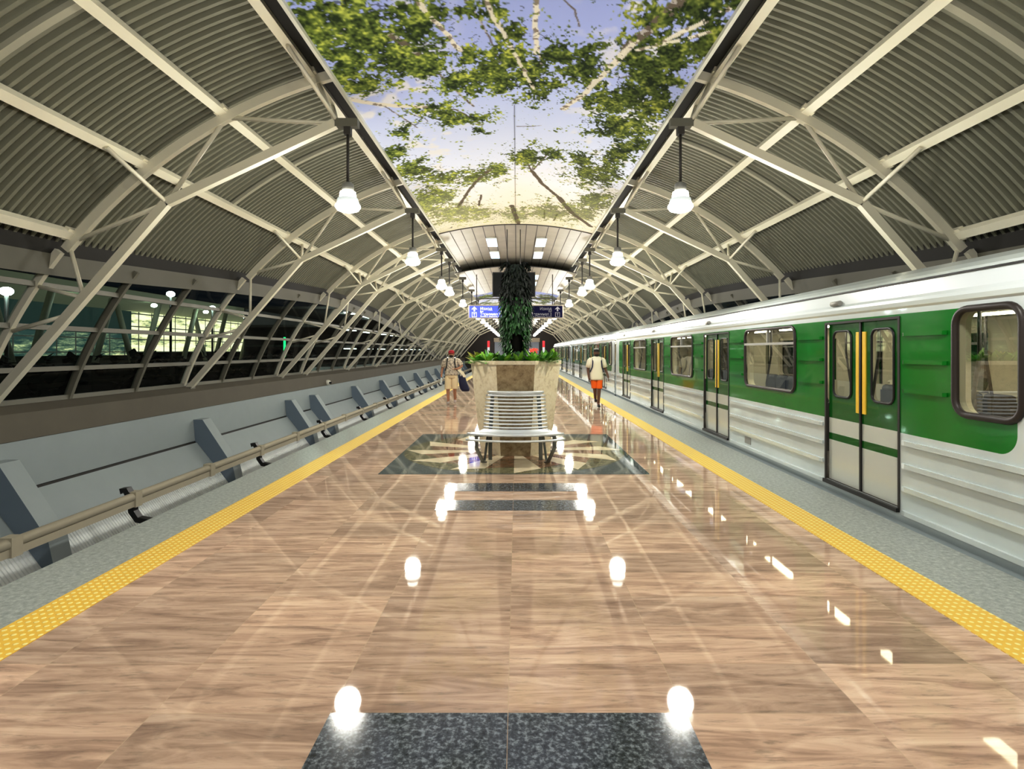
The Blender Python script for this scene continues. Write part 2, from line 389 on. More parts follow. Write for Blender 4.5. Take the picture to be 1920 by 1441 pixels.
TRK=[([(-1.17,6.4),(-1.03,6.97),(-.87,7.41),(-.75,7.82)],.035,1),([(-.35,6.5),(-.26,7.05),(-.1,7.54),(.05,8.08),(.3,9.0)],.03,1),([(.27,6.2),(.28,7.16),(.31,7.93)],.035,1),([(.31,7.6),(.4,8.2),(.38,8.5)],.015,1),
([(1.98,6.2),(1.73,7.02),(1.51,7.58)],.07,0),([(1.6,7.4),(1.34,8.28),(1.12,9.03),(.83,9.69)],.05,1),([(-2.56,8.63),(-2.27,8.96),(-1.91,9.23),(-1.5,9.43)],.05,1),([(-1.5,9.43),(-.99,9.68),(-.6,10.4)],.02,0),
([(-1.61,15.93),(-1.23,14.62),(-.96,13.79),(-.53,12.88)],.045,2),([(.38,13.08),(.68,14.07),(1.16,15.12)],.05,2),([(1.16,15.12),(1.66,16.59),(2.36,17.72)],.08,2),([(.38,13.08),(.24,12.36),(.18,11.72)],.022,2),([(.42,13.),(.59,12.32),(.73,11.79)],.02,2),([(.4,13.),(.42,12.3),(.4,11.9)],.014,2),
([(.1,18.6),(-.02,17.17),(-.11,16.23)],.07,2),([(-1.57,7.26),(-1.32,7.79)],.05,0),([(-1.32,7.79),(-1.16,8.27),(-.92,9.),(-.7,9.6)],.02,0),([(-1.04,16.04),(-.9,14.99)],.03,2),([(2.45,6.4),(2.12,7.),(1.89,7.39)],.035,1),([(.59,6.7),(.75,6.89),(.84,7.22)],.012,0),([(1.66,7.6),(2.17,7.16),(2.41,6.88)],.03,1),
([(-2.1,9.1),(-1.95,9.6),(-1.75,10.2)],.012,0),([(-1.9,9.2),(-1.7,9.7),(-1.5,10.0)],.01,0),([(.05,10.52),(.35,10.5),(.5,10.45)],.014,0),([(.9,17.6),(.85,16.6)],.02,2),([(1.2,17.8),(1.25,16.9)],.025,2),([(2.5,8.2),(1.9,8.6),(1.5,8.9)],.015,0),([(2.5,7.7),(2.0,7.9),(1.6,8.4)],.015,0),([(-2.5,6.7),(-1.9,7.3),(-1.5,7.9)],.02,0),([(-.6,6.6),(-.4,7.2),(-.2,8.2)],.012,0)]
def vnoise(x,y,seed):
    r=np.random.default_rng(seed).random((256,256))
    xi=np.floor(x).astype(int); yi=np.floor(y).astype(int); fx=x-xi; fy=y-yi
    fx=fx*fx*(3-2*fx); fy=fy*fy*(3-2*fy)
    g=lambda a,b:r[a%256,b%256]
    return (g(xi,yi)*(1-fx)+g(xi+1,yi)*fx)*(1-fy)+(g(xi,yi+1)*(1-fx)+g(xi+1,yi+1)*fx)*fy
def fbm(x,y,seed,o=4,g=.5):
    t=0;a=1;n=0
    for i in range(o): t=t+a*vnoise(x*2**i+i*17.3,y*2**i+i*9.1,seed+i); n+=a; a*=g
    return t/n
def ceil_z(x,W,zs,rise): return zs+rise*(1-(x/W)**2)
def mural(name,y0,y1,W,zs,rise,dy,nx,shift=0,flip=False,mirror=1):
    xs=np.linspace(-W,W,nx); ys=np.arange(y0,y1+1e-6,dy)
    X,Y=np.meshgrid(xs,ys)
    Z=ceil_z(X,W,zs,rise)
    U=X*mirror; V=Y-shift
    # warm sky gradient
    k=np.array([s[0] for s in SKY]); cols=[np.interp(V,k,[s[1][c] for s in SKY]) for c in range(3)]
    C=np.stack(cols,-1)
    glow=np.exp(-((U-.1)/1.0)**2-((V-14.8)/1.6)**2)[...,None]
    C=C*1.12; C=C*(1-.6*glow)+np.array((.78,.70,.55))*.6*glow
    D=np.zeros_like(X)
    wx=U+.16*(fbm(U*2.2,V*2.2,3)-.5)*2; wy=V+.22*(fbm(U*2.2,V*2.2,9)-.5)*2
    for a,b,w,h in BLOBS: D=np.maximum(D,np.exp(-(((wx-a)/(w*1.0))**2+((wy-b)/(h*1.0))**2)))
    if shift==0:
        near=np.clip((6.9-V)/.6,0,1)*.55*(np.abs(U)>.9); D=np.maximum(D,near)
    f1=fbm(U*4.5,V*3.4,21,4,.65); f2=fbm(U*20,V*13,33,2,.7); f3=fbm(U*34,V*24,43,1)
    q=D*.95+.09*np.clip((10.5-V)/2,0,1)*(.4+.6*np.clip(np.abs(U)-.3,0,1))+1.25*(f1-.5)+.8*(f2-.5)+.55*(f3-.5)
    mask=(np.clip((q-.40)/.12,0,1)*np.where(V>11.5,np.clip(1.15-(V-11.5)*.06,.6,1),1.))[...,None]
    t=np.clip(fbm(U*9,V*7,51,3,.7)*1.5-.42+.8*(f3-.5)+.5*(f1-.5),0,1)[...,None]
    ylw=np.clip(fbm(U*1.6,V*1.2,77,3)*2.2-.65,0,1)[...,None]
    far=np.clip((V-11.5)/4,0,1)[...,None]
    dark=np.array((.012,.022,.006)); mid=np.array((.085,.125,.022)); hi=np.array((.36,.40,.08))
    L=np.where(t<.5,dark+(mid-dark)*t*2,mid+(hi-mid)*(t*2-1))
    L=L*(1+.25*ylw*np.array((1.2,.8,.2)))
    L=L*(1-far)+ (L*.8+np.array((.13,.125,.05)))*far
    lf=np.clip((U+1.)/3,0,1)[...,None]; L=L*(1.15-.35*lf)
    # back-lit pale gaps
    bl=np.clip((fbm(U*3,V*3,91,3)-.58)*7,0,1)[...,None]*np.clip((np.abs(U)-.6)*1.2,0,1)[...,None]
    C=C*(1-bl*.6)+np.array((.70,.66,.58))*bl*.6
    dxu=fbm(U*7,V*7,5,3)-.5
    def seg(pts,w,kind):
        nonlocal C,L
        best=np.full_like(U,9.); 
        for (ax,ay),(bx,by) in zip(pts,pts[1:]):
            dx,dy_=bx-ax,by-ay; tt=np.clip(((U-ax)*dx+(V-ay)*dy_)/(dx*dx+dy_*dy_),0,1)
            best=np.minimum(best,np.hypot(U+.05*dxu-(ax+tt*dx),(V-(ay+tt*dy_))))
        a=np.clip((w-best)/.012+.5,0,1)[...,None]
        nb=fbm(U*14,V*14,61,2)[...,None]
        if kind==1: cc=np.where(nb>.66,np.array((.24,.2,.15)),np.array((.60,.56,.48)))
        elif kind==0: cc=np.array((.13,.10,.075))+.25*(nb>.62)
        else: cc=np.array((.13,.10,.065))+0*nb
        return a,cc
    under=[seg(p,w,k) for p,w,k in TRK if k!=9]
    for a,cc in under: C=C*(1-a)+cc*a
    C=C*(1-mask)+L*mask
    for (p,w,k),(a,cc) in zip(TRK,under):
        if w>.028: 
            vis=(fbm(U*6,V*6,83,3)>.44)[...,None]*.9; C=C*(1-a*vis)+cc*a*vis
    # fine bare twigs in the clear sky
    rid=np.abs(fbm(U*3.4+3,V*2.6,101,3)-.5); tw=((rid<.006)&(D>.12)&(D<.6))[...,None]; C=np.where(tw,C*.35,C)
    C=np.clip(C,0,1)
    ny,nx_=X.shape
    v=np.stack([X+XC,Y,Z],-1).reshape(-1,3)
    i=np.arange((ny-1)*(nx_-1)); r_=i//(nx_-1); c_=i%(nx_-1); a=r_*nx_+c_
    q=np.stack([a,a+nx_,a+nx_+1,a+1],-1)
    me=bpy.data.meshes.new(name); me.vertices.add(len(v)); me.vertices.foreach_set('co',v.ravel())
    me.loops.add(q.size); me.loops.foreach_set('vertex_index',q.ravel().astype(np.int32)); me.polygons.add(len(q))
    me.polygons.foreach_set('loop_start',(np.arange(len(q))*4).astype(np.int32)); 
    me.update(calc_edges=True); me.validate()
    at=me.color_attributes.new('print','FLOAT_COLOR','POINT'); at.data.foreach_set('color',np.concatenate([C.reshape(-1,3),np.ones((len(v),1))],1).ravel())
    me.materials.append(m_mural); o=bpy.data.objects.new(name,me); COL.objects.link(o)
    return o
m_mural=bpy.data.materials.new('printed_forest_canopy'); m_mural.use_nodes=True
_nt=m_mural.node_tree; _b=_nt.nodes['Principled BSDF']; _a=_nt.nodes.new('ShaderNodeAttribute'); _a.attribute_name='print'
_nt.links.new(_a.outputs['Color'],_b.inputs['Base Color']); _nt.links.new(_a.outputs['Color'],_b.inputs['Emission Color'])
_b.inputs['Emission Strength'].default_value=.24; _b.inputs['Roughness'].default_value=.85; _b.inputs['Specular IOR Level'].default_value=.1  # faint glow put into the print, standing in for light falling on it
CW,CZS,CR=2.54,5.51,.32
root=empty('ceiling_mural',(0,0,0),'vaulted ceiling panel printed with a photograph of treetops against the sky, nearest','ceiling mural')
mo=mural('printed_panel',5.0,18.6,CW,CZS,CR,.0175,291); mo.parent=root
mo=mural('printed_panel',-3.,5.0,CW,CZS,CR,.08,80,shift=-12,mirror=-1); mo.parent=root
MB().box(XC-.003,XC+.003,9.6,18.6,CZS+CR-.012,CZS+CR-.004).build('seam',m_seam,root)
def metal_ceiling(name,y0,y1,W,zs,rise,label,nseam=14):
    root=empty(name,(0,0,0),label,'ceiling panel'); mb=MB(); n=28
    for k in range(n):
        xa=-W+2*W*k/n; xb=-W+2*W*(k+1)/n
        mb.poly([(XC+xa,y0,ceil_z(xa,W,zs,rise)),(XC+xa,y1,ceil_z(xa,W,zs,rise)),(XC+xb,y1,ceil_z(xb,W,zs,rise)),(XC+xb,y0,ceil_z(xb,W,zs,rise))])
    mb.build('panel',m_panel,root)
    mb=MB()
    for k in range(1,nseam):
        x=-W+2*W*k/nseam; z=ceil_z(x,W,zs,rise)-.004
        mb.box(XC+x-.012,XC+x+.012,y0,y1,z-.006,z)
    for yy in (y0,): 
        mb.path_box([(XC+W*(2*k/20-1),yy,ceil_z(W*(2*k/20-1),W,zs,rise)-.01) for k in range(21)],.05,.03,(0,1,0))
    mb.build('seam',m_seam,root)
    return root
metal_ceiling('metal_ceiling',18.6,28.6,CW,CZS,CR,'silver metal strip ceiling section just beyond the printed treetops')
metal_ceiling('metal_ceiling',25.6,36,2.75,5.19,.32,'lower silver metal strip ceiling section behind the hanging screen')
root=empty('ceiling_mural',(0,0,0),'far ceiling panel printed with yellow green treetops above the hanging sign','ceiling mural')
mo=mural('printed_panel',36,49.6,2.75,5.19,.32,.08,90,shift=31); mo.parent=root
metal_ceiling('metal_ceiling',49.6,84,2.6,5.1,.2,'farthest plain metal ceiling section at the end of the platform')
# closing faces where section heights step
# backing and trims
for s in (-1,1):
    side='glazed wall' if s<0 else 'train'
    a,b=sorted((XC+s*2.56,XC+s*3.05))
    struct(MB().box(a,b,Y0,Y1,5.86,5.9).build('ceiling_gap_'+('left' if s<0 else 'right'),m_dark))
    for y0,y1,W,z,w in ((Y0,25.6,CW,CZS,'near'),(25.6,49.6,2.75,5.19,'far')):
        mb=MB(); mb.box(XC+s*W-.025,XC+s*W+.025,y0,y1,z-.05,z+.07)
        tag(mb.build('edge_rail',m_trim),'%s thin white rail edging the central vault on the %s side'%(w,side),'rail')
struct(MB().box(-9,9,Y0,Y1,6.35,6.4).build('ceiling_top',m_dark))
# troffer lights
m_blu=mat('cool_light_panel',(1,1,1,1),.4,emis=srgb(150,200,255),es=1.6)
def troffer(x,y0,y1,W,zs,rise,label):
    z=ceil_z(x,W,zs,rise)-.03; r=empty('ceiling_light',(XC+x,(y0+y1)/2,z),label,'light'); h=(y1-y0)/2
    MB().box(-.2,.2,-h-.02,h+.02,-.01,.03).build('frame',m_trim,r)
    m=MB()
    for i in range(2):
        for j in range(3): m.box(-.18+.185*i,-.005+.185*i,-h+2*h*j/3+.02,-h+2*h*(j+1)/3-.02,-.018,-.011)
    m.build('diffuser',m_blu,r)
for x,nm in ((-.9,'left'),(.95,'right')):
    troffer(x,20.6,22.2,CW,CZS,CR,'bluish ceiling light above the %s of the plant column, nearer of its pair'%nm)
    troffer(x,23.4,25.0,CW,CZS,CR,'bluish ceiling light above the %s of the plant column, farther of its pair'%nm)
    troffer(x,28.2,29.8,2.75,5.19,.32,'light panel in the lower metal ceiling on the %s behind the screen'%nm)
    troffer(x,31,32.6,2.75,5.19,.32,'light panel in the lower metal ceiling on the %s, last before the trees'%nm)

# ------------------------------------------------------------------ pendant lamps
LX=2.50
def make_lamp():
    r=empty('pendant_lamp',(0,0,5.0),'x','lamp','pendant lamps')
    MB().box(-.05,.05,-.05,.05,-.1,.06).build('bracket',m_rod,r)
    MB().tube([(0,0,-.05),(0,0,-.86)],.022,8).build('rod',m_rod,r)
    MB().lathe([(.06,-.82),(.085,-.84),(.09,-.93),(.07,-.945)][::-1],n=20).build('cap',m_cap,r)
    MB().lathe([(.075,-.945),(.115,-.96),(.125,-1.03),(.11,-1.05)][::-1],n=24).build('upper_globe',m_lamp,r)
    MB().lathe([(.10,-1.05),(.15,-1.06),(.165,-1.12),(.14,-1.13)][::-1],n=24).build('ring',m_lampring,r)
    MB().lathe([(.14,-1.13),(.18,-1.15),(.19,-1.185),(.155,-1.235),(.08,-1.26),(.02,-1.265)][::-1],n=28).build('diffuser',m_lamp,r)
    return r
proto=make_lamp(); first=True
LWATT=145
for s in (-1,1):
    side='left' if s<0 else 'right'
    for i,y in enumerate(TY[1:]):
        lb='white glass pendant lamp in the %s row, %s one in front of the camera'%(side,ORD[i])
        if first: r=proto; first=False; r['label']=lb
        else: r=dup(proto,label=lb)
        r.location=(XC+s*LX,y,5.0)
        ld=bpy.data.lights.new('lamp_light','POINT'); ld.energy=LWATT; ld.shadow_soft_size=.18; ld.color=(1,.97,.9)
        lo=bpy.data.objects.new('lamp_light',ld); COL.objects.link(lo); lo.location=(XC+s*LX,y,3.62)
for s in (-1,1):     # lamp behind the viewpoint
    r=dup(proto,label='white glass pendant lamp behind the camera in the %s row'%('left' if s<0 else 'right')); r.location=(XC+s*LX,-2.1,5.0)
    ld=bpy.data.lights.new('lamp_light','POINT'); ld.energy=LWATT; ld.shadow_soft_size=.18; ld.color=(1,.97,.9)
    lo=bpy.data.objects.new('lamp_light',ld); COL.objects.link(lo); lo.location=(XC+s*LX,-2.1,3.62)

# ------------------------------------------------------------------ side walls: glazing, sill, embankment
m_glass=glass_mat('window_glass',(.72,.80,.78,1),.01)
def glazing(s):
    side='left' if s<0 else 'right'
    ys=[y for y in TY if y<GL_END]+[GL_END]
    ys=[Y0]+[y for y in ys if y>Y0]
    for i,(a,b) in enumerate(zip(ys,ys[1:])):
        r=empty('window_%d'%(i+1 if s<0 else i+31),(XC,0,0)); struct(r)
        P=lambda z,y,dr=0:(s*(CX+(R+.1+dr)*math.sin(th_z(z))),y,CZ+(R+.1+dr)*math.cos(th_z(z)))
        nb=3 if b-a>3 else 1
        zt=lambda y:ez(y)-.2
        mb=MB(); K=8
        for j in range(nb):
            ya=a+(b-a)*j/nb; yb=a+(b-a)*(j+1)/nb
            for k in range(K):
                za=lambda y,k=k:.78+(zt(y)-.78)*k/K
                zb=lambda y,k=k:.78+(zt(y)-.78)*(k+1)/K
                mb.poly([P(za(ya),ya),P(za(yb),yb),P(zb(yb),yb),P(zb(ya),ya)])
        mb.build('pane',m_glass,r)
        for j in range(1,nb):
            y=a+(b-a)*j/nb
            MB().path_box([P(.78+(zt(y)-.78)*k/K,y,-.03) for k in range(K+1)],.07,.12,(0,1,0)).build('mullion',m_steel_dark,r)
        mb=MB()
        for z in (2.62,2.0,1.32):
            if min(zt(a),zt(b))>z+.05: mb.beam(P(z,a,-.03),P(z,b,-.03),.06,.08)
        mb.beam(P(.8,a,-.03),P(.8,b,-.03),.08,.08)
        mb.build('transom',m_steel_dark,r)
for s in (-1,1): glazing(s)
for s in (-1,1):
    side='left' if s<0 else 'right'
    def ext(name,prof,m,extra=0):
        mb=MB()
        for (x0,z0),(x1,z1) in zip(prof,prof[1:]):
            mb.poly([(XC+s*x0,Y0,z0),(XC+s*x0,Y1,z0),(XC+s*x1,Y1,z1),(XC+s*x1,Y0,z1)])
        return struct(mb.build(name,m))
    ext('wall_%s_sill'%side,[(8.4,.80),(7.98,.78),(7.72,.68),(7.66,.27),(7.70,.25)],m_conc)
    ext('trim_%s_crease'%side,[(7.615,-.49),(7.585,-.535)],m_dark)  # dark strip along the crease, shade put into its colour; no separate part
    ext('wall_%s'%side,[(7.68,.26),(7.61,-.48)],m_blue)
    # steep lower panels, corrugated low down
    mb=MB(); yy=Y0; 
    pa=(7.57,-.52); pm=(7.02,-1.22); pb=(6.72,-1.62)
    mb.poly([(XC+s*pa[0],Y0,pa[1]),(XC+s*pa[0],Y1,pa[1]),(XC+s*pm[0],Y1,pm[1]),(XC+s*pm[0],Y0,pm[1])])
    struct(mb.build('wall_%s_slope'%side,m_blue))
    mb=MB(); y=Y0; k=0
    while y<60:
        h=[0,.012][k%2]
        mb.poly([(XC+s*(pm[0]-.0-h),y,pm[1]+h*.5),(XC+s*(pm[0]-h),y+.025,pm[1]+h*.5),(XC+s*(pb[0]-h),y+.025,pb[1]+h*.5),(XC+s*(pb[0]-h),y,pb[1]+h*.5)])
        h2=.012-h
        mb.poly([(XC+s*(pm[0]-h),y+.025,pm[1]+h*.5),(XC+s*(pm[0]-h2),y+.03,pm[1]+h2*.5),(XC+s*(pb[0]-h2),y+.03,pb[1]+h2*.5),(XC+s*(pb[0]-h),y+.025,pb[1]+h*.5)])
        y+=.03; k+=1
    struct(mb.build('wall_%s_corrugated_panel'%side,m_corr))
    a,b=sorted((XC+s*3.3,XC+s*6.9))
    struct(MB().box(a,b,Y0,Y1,-1.75,-1.55).build('ground_trackbed_'+side,m_conc))
    struct(MB().box(min(XC+s*7.9,XC+s*8.6),max(XC+s*7.9,XC+s*8.6),60,Y1,.5,1.2).build('wall_%s_end'%side,m_dark))
    # buttresses
    sd='glazed wall' if s<0 else 'train'
    for i,y in enumerate(TY):
        m=MB(); w=.35
        q=[(7.72,.02),(7.44,.02),(6.72,-1.07),(6.60,-1.62),(7.4,-1.62),(7.72,-.6)]
        pa_=[(XC+s*x,y-w,z) for x,z in q]; pb_=[(XC+s*x,y,z) for x,z in q]
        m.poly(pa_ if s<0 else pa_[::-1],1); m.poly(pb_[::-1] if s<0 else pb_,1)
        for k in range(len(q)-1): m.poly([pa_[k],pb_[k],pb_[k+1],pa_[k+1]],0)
        tag(m.build('buttress',[m_blue,m_blue_shade]),'sloping blue-grey concrete buttress on the %s side, %s from the camera'%(sd,ORD[i]),'buttress')
    for x,nm in ((4.4,'inner'),(5.95,'outer')):
        m=MB(); X=XC+s*x
        m.box(X-.06,X+.06,Y0,Y1,-1.55,-1.535); m.box(X-.012,X+.012,Y0,Y1,-1.535,-1.41); m.box(X-.035,X+.035,Y0,Y1,-1.41,-1.37)
        tag(m.build('running_rail',m_rail),'%s steel running rail of the track on the %s side'%(nm,sd),'rail')
# third rail cover on the open track
r=empty('conductor_rail',(0,0,0),'beige covered conductor rail running beside the open track','conductor rail')
MB().tube([(-6.24,Y0,-.72),(-6.24,Y1,-.72)],.07,12).build('cover_tube',m_railc,r)
MB().box(-6.30,-6.19,Y0,Y1,-.87,-.77).build('lower_cover',m_railc,r)
yy=6.9
while yy<80:
    mb=MB(); mb.box(-6.325,-6.165,yy,yy+.16,-.88,-.635); mb.build('joint_collar',m_railc,r); yy+=2.25
for i in range(16):
    y=4.7+4.5*i
    mb=MB(); pts=[(-6.42,-.62),(-6.34,-.60),(-6.26,-.74),(-6.24,-.95),(-6.15,-1.08),(-5.95,-1.12),(-5.62,-1.06),(-5.5,-1.08)]
    mb.path_box([(x,y,z) for x,z in pts],.12,.09,(0,1,0))
    mb.box(-5.62,-5.5,y-.06,y+.06,-1.55,-1.06)
    tag(mb.build('rail_bracket',m_black),'black curved bracket holding the conductor rail, %s from the camera'%ORD[i],'bracket')
# security camera
r=empty('security_camera',(-7.7,23.0,.38),'small white security camera on the concrete sill','camera')
mb=MB(); mb.lathe([(.02,-.12),(.09,-.1),(.12,-.02),(.12,.05),(.05,.1)],n=16); mb.build('housing',m_trim,r)
MB().tube([(.05,-.02,0),(.16,-.06,-.02)],.045,12).build('lens',m_black,r); MB().box(-.12,0,-.04,.04,-.03,.03).build('mount',m_trim,r)

# ------------------------------------------------------------------ planter
r=empty('planter',(XC+.02,9.43,0),'tall octagonal stone planter flaring upward, behind the curved metal bench','planter')
def octo(w,z): # w = across flats
    R8=w/2/math.cos(PI/8); return [(R8*math.sin(PI/8+k*PI/4),-R8*math.cos(PI/8+k*PI/4),z) for k in range(8)]
A=octo(1.12,0);Bq=octo(1.44,1.44)
for k in range(8):
    m=MB(); m.poly([A[k-1],A[k],Bq[k],Bq[k-1]]); m.build('stone_panel',m_planterd if k%2==0 else m_planter,r)
C1=octo(1.48,1.44);C2=octo(1.48,1.50);C3=octo(1.36,1.50);C4=octo(1.36,1.40)
m=MB()
for k in range(8):
    m.poly([C1[k-1],C1[k],C2[k],C2[k-1]]); m.poly([C2[k-1],C2[k],C3[k],C3[k-1]]); m.poly([Bq[k-1],Bq[k],C1[k],C1[k-1]]); m.poly([C3[k-1],C3[k],C4[k],C4[k-1]])
m.build('rim',m_planter,r)
MB().poly(octo(1.36,1.44)).build('soil',mat('soil',srgb(40,30,20),.9,noise=.3,nscale=30),r)

# leaves
def leaf(mb,p,d,up,L,W,bend,m=0,n=4):
    p=Vector(p); d=Vector(d).normalized(); up=Vector(up); side=d.cross(up)
    if side.length<.01: side=Vector((1,0,0))
    side.normalize(); nrm=side.cross(d).normalized()
    b=len(mb.v); 
    for i in range(n+1):
        t=i/n; w=W*math.sin(PI*min(1,(t*.86+.1)))**.8; c=p+d*(L*t)-nrm*0+Vector((0,0,-bend*L*t*t))
        mb.v += [tuple(c-side*w/2+nrm*w*.12),tuple(c),tuple(c+side*w/2+nrm*w*.12)]
    for i in range(n):
        o=b+3*i
        mb.face((o,o+1,o+4,o+3),m,True); mb.face((o+1,o+2,o+5,o+4),m,True)
def leafmat(name,c1,c2,rough=.4):
    m=bpy.data.materials.new(name); m.use_nodes=True; nt=m.node_tree; b=nt.nodes['Principled BSDF']
    g=nt.nodes.new('ShaderNodeNewGeometry'); c=mixc(nt,g.outputs['Random Per Island'],c1,c2); nt.links.new(c,b.inputs['Base Color']); b.inputs['Roughness'].default_value=rough
    b.inputs['Subsurface Weight'].default_value=0
    return m
m_lf=[leafmat('bright_leaf',srgb(70,160,26),srgb(170,222,80)),leafmat('deep_leaf',srgb(34,104,28),srgb(130,186,60)),leafmat('yellow_leaf',srgb(150,160,40),srgb(205,205,90))]
m_ivy=leafmat('ivy_leaf',srgb(8,34,18),srgb(70,122,66),.35)
m_ivy_shade=leafmat('ivy_leaf_shaded',srgb(4,10,5),srgb(18,34,18),.6)  # darker copy of the ivy leaf, shade put into its colour
spots=[(-.60,-.30,0,'bright green broad-leaf plant at the far left corner of the planter'),(-.42,-.50,0,'bright green broad-leaf plant at the front left of the planter'),(-.18,-.56,1,'deep green broad-leaf plant left of centre at the planter front'),(.04,-.58,1,'large deep green leafy rosette at the planter front centre'),
(.27,-.55,0,'bright green rosette right of centre at the planter front'),(.46,-.46,1,'deep green rosette at the front right of the planter'),(.60,-.22,1,'deep green rosette at the right corner of the planter'),(-.62,0.05,2,'yellowish plant at the left edge of the planter'),(.6,.15,0,'green plant at the right rear edge of the planter'),(-.4,.5,1,'green rosette behind the climbing plant on the left'),(.35,.5,1,'green rosette behind the climbing plant on the right')]
for x,y,mi,lb in spots:
    pr=empty('leafy_plant',(XC+.02+x,9.43+y,1.44),lb,'plant','leafy plants around the planter'); mb=MB()
    for k in range(30):
        a=random.uniform(0,2*PI); el=random.uniform(.35,1.25); L=random.uniform(.18,.32)
        d=(math.cos(a)*math.cos(el),math.sin(a)*math.cos(el)*.8,math.sin(el))
        leaf(mb,(random.uniform(-.03,.03),random.uniform(-.03,.03),0),d,(0,0,1),L,random.uniform(.06,.10),random.uniform(.05,.45))
    mb.build('leaves',m_lf[mi],pr)
    MB().lathe([(.05,-.02),(.03,.06)],n=8).build('crown_stem',m_lf[1],pr)
# climbing plant column
r=empty('climbing_plant',(XC+.02,9.43,1.44),'tall dark green climbing plant column rising from the middle of the planter','plant')
MB().tube([(0,0,0),(0,0,1.55)],.09,10).build('moss_pole',mat('moss_pole',srgb(20,18,12),.9,noise=.3,nscale=30),r)
mb=MB()
def rad(z):   # silhouette radius of the leaf column (z above planter rim)
    for (a,b),(c,d) in zip(PR,PR[1:]):
        if z<=c: return b+(d-b)*(z-a)/(c-a)
    return PR[-1][1]
PR=[(0,.09),(.12,.15),(.3,.23),(.5,.25),(.9,.26),(1.2,.25),(1.42,.22),(1.55,.16),(1.63,.10)]
for k in range(6000):
    z=random.uniform(.10,1.62); a=random.uniform(0,2*PI); rr=rad(z)*random.uniform(.62,1.02)
    if z<.45 and random.random()<.35: continue
    if -.1<rr*math.cos(a)-.03<.08 and .18<z<.5 and math.sin(a)<0: continue
    d=(math.cos(a)*.45+random.uniform(-.35,.35),math.sin(a)*.45+random.uniform(-.35,.35),-random.uniform(.35,1.1))
    dark = 1 if (z>.95 and random.random()<min(1,(z-.85)*3.5)) else 0  # upper leaves mostly take the darker copy to paint in the shade there
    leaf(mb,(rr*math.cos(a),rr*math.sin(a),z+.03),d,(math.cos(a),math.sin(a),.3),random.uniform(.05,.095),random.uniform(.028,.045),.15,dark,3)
for sx in (-1,1):   # arching tufts at the top
    for k in range(90):
        t=random.random(); a=PI*t*.9; x=sx*(.06+.09*(1-math.cos(a))*.9); z=1.56+.13*math.sin(a)
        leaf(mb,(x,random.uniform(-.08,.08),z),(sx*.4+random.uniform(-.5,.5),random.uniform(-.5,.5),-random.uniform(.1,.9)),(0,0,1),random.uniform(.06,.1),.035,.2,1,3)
tag(mb.build('foliage',[m_ivy,m_ivy_shade],r),kind='stuff')

# ------------------------------------------------------------------ bench
r=empty('curved_bench',(XC+.02,9.43,0),'curved slatted metal bench wrapped around the front of the stone planter','bench')
def arcp(rad_,z,ha=30.5,n=18): return [(rad_*math.sin(math.radians(-ha+2*ha*k/n)),-rad_*math.cos(math.radians(-ha+2*ha*k/n)),z) for k in range(n+1)]
for k in range(11):
    q=k/10; rr=.96+.42*q; z=.455-.02*math.sin(PI*q)+(.0 if q<.9 else -.01)
    MB().tube(arcp(rr,z),.0195,8).build('seat_slat',m_alu,r)
MB().tube(arcp(1.41,.365),.017,8).build('seat_slat',m_alu,r)
for k in range(11):
    q=k/10; rr=.955-.075*q; z=.50+.525*q
    MB().tube(arcp(rr,z, 30.5 if k<10 else 29),.014 if k<10 else .02,8).build('back_slat',m_alu,r)
MB().tube(arcp(.865,1.0,28),.016,8).build('back_slat',m_alu,r)
for sg in (-1,1):
    a=math.radians(24*sg); P=lambda q,z:(q*math.sin(a),-q*math.cos(a),z)
    lat=(math.cos(a),math.sin(a),0)
    MB().path_box([P(.94,.0),P(.94,.42),P(.915,.55),P(.86,1.02)],.055,.02,lat).build('back_support',m_leg,r)
    MB().path_box([P(.94,.42),P(1.15,.40),P(1.38,.425)],.045,.025,lat).build('seat_support',m_leg,r)
    MB().path_box([P(1.38,.43),P(1.385,.26),P(1.36,.22),P(1.17,.0)],.05,.022,lat).build('leg',m_leg,r)
    MB().path_box([P(1.02,.40),P(1.13,.02)],.03,.018,lat).build('leg',m_leg,r)
    MB().box(P(1.15,0)[0]-.045,P(1.15,0)[0]+.045,P(1.15,0)[1]-.03,P(1.15,0)[1]+.03,0,.012).build('foot',m_black,r)

# ------------------------------------------------------------------ hanging screen and sign
r=empty('hanging_screen',(XC-.06,19.3,3.92),'black flat screen hung behind the top of the plant column','screen')
MB().box(-.73,.73,-.04,.04,-.42,.42).build('housing',m_black,r)
MB().box(-.70,.70,-.045,-.0405,-.39,.39).build('display',mat('dark_display',srgb(22,24,26),.12),r)
for x in (-.23,.22): MB().tube([(x,0,.4),(x,0,1.88)],.014,8).build('hanger_rod',m_rod,r)
m_sb=mat('sign_blue_lit',srgb(60,80,190),.4,emis=srgb(78,98,215),es=.55)
m_sd=mat('sign_blue_dark',srgb(14,14,60),.6,spec=.1)
m_sf=mat('sign_frame',srgb(196,186,170),.4)
m_swt=mat('sign_white',srgb(240,240,250),.5,emis=(1,1,1,1),es=1.2)
m_swd=mat('sign_white_unlit',srgb(190,190,200),.5)
SY=26.6; sz=3.50
r=empty('direction_sign',(XC,SY,sz),'wide blue hanging sign with arrows and lettering, its left half lit brightly','sign')
MB().box(-2.24,2.24,-.08,.08,-.32,.32).build('frame',m_sf,r)
MB().box(-2.18,-.0,-.095,-.081,-.27,.27).build('lit_panel',m_sb,r)
MB().box(.0,2.18,-.095,-.081,-.27,.27).build('dark_panel',m_sd,r)
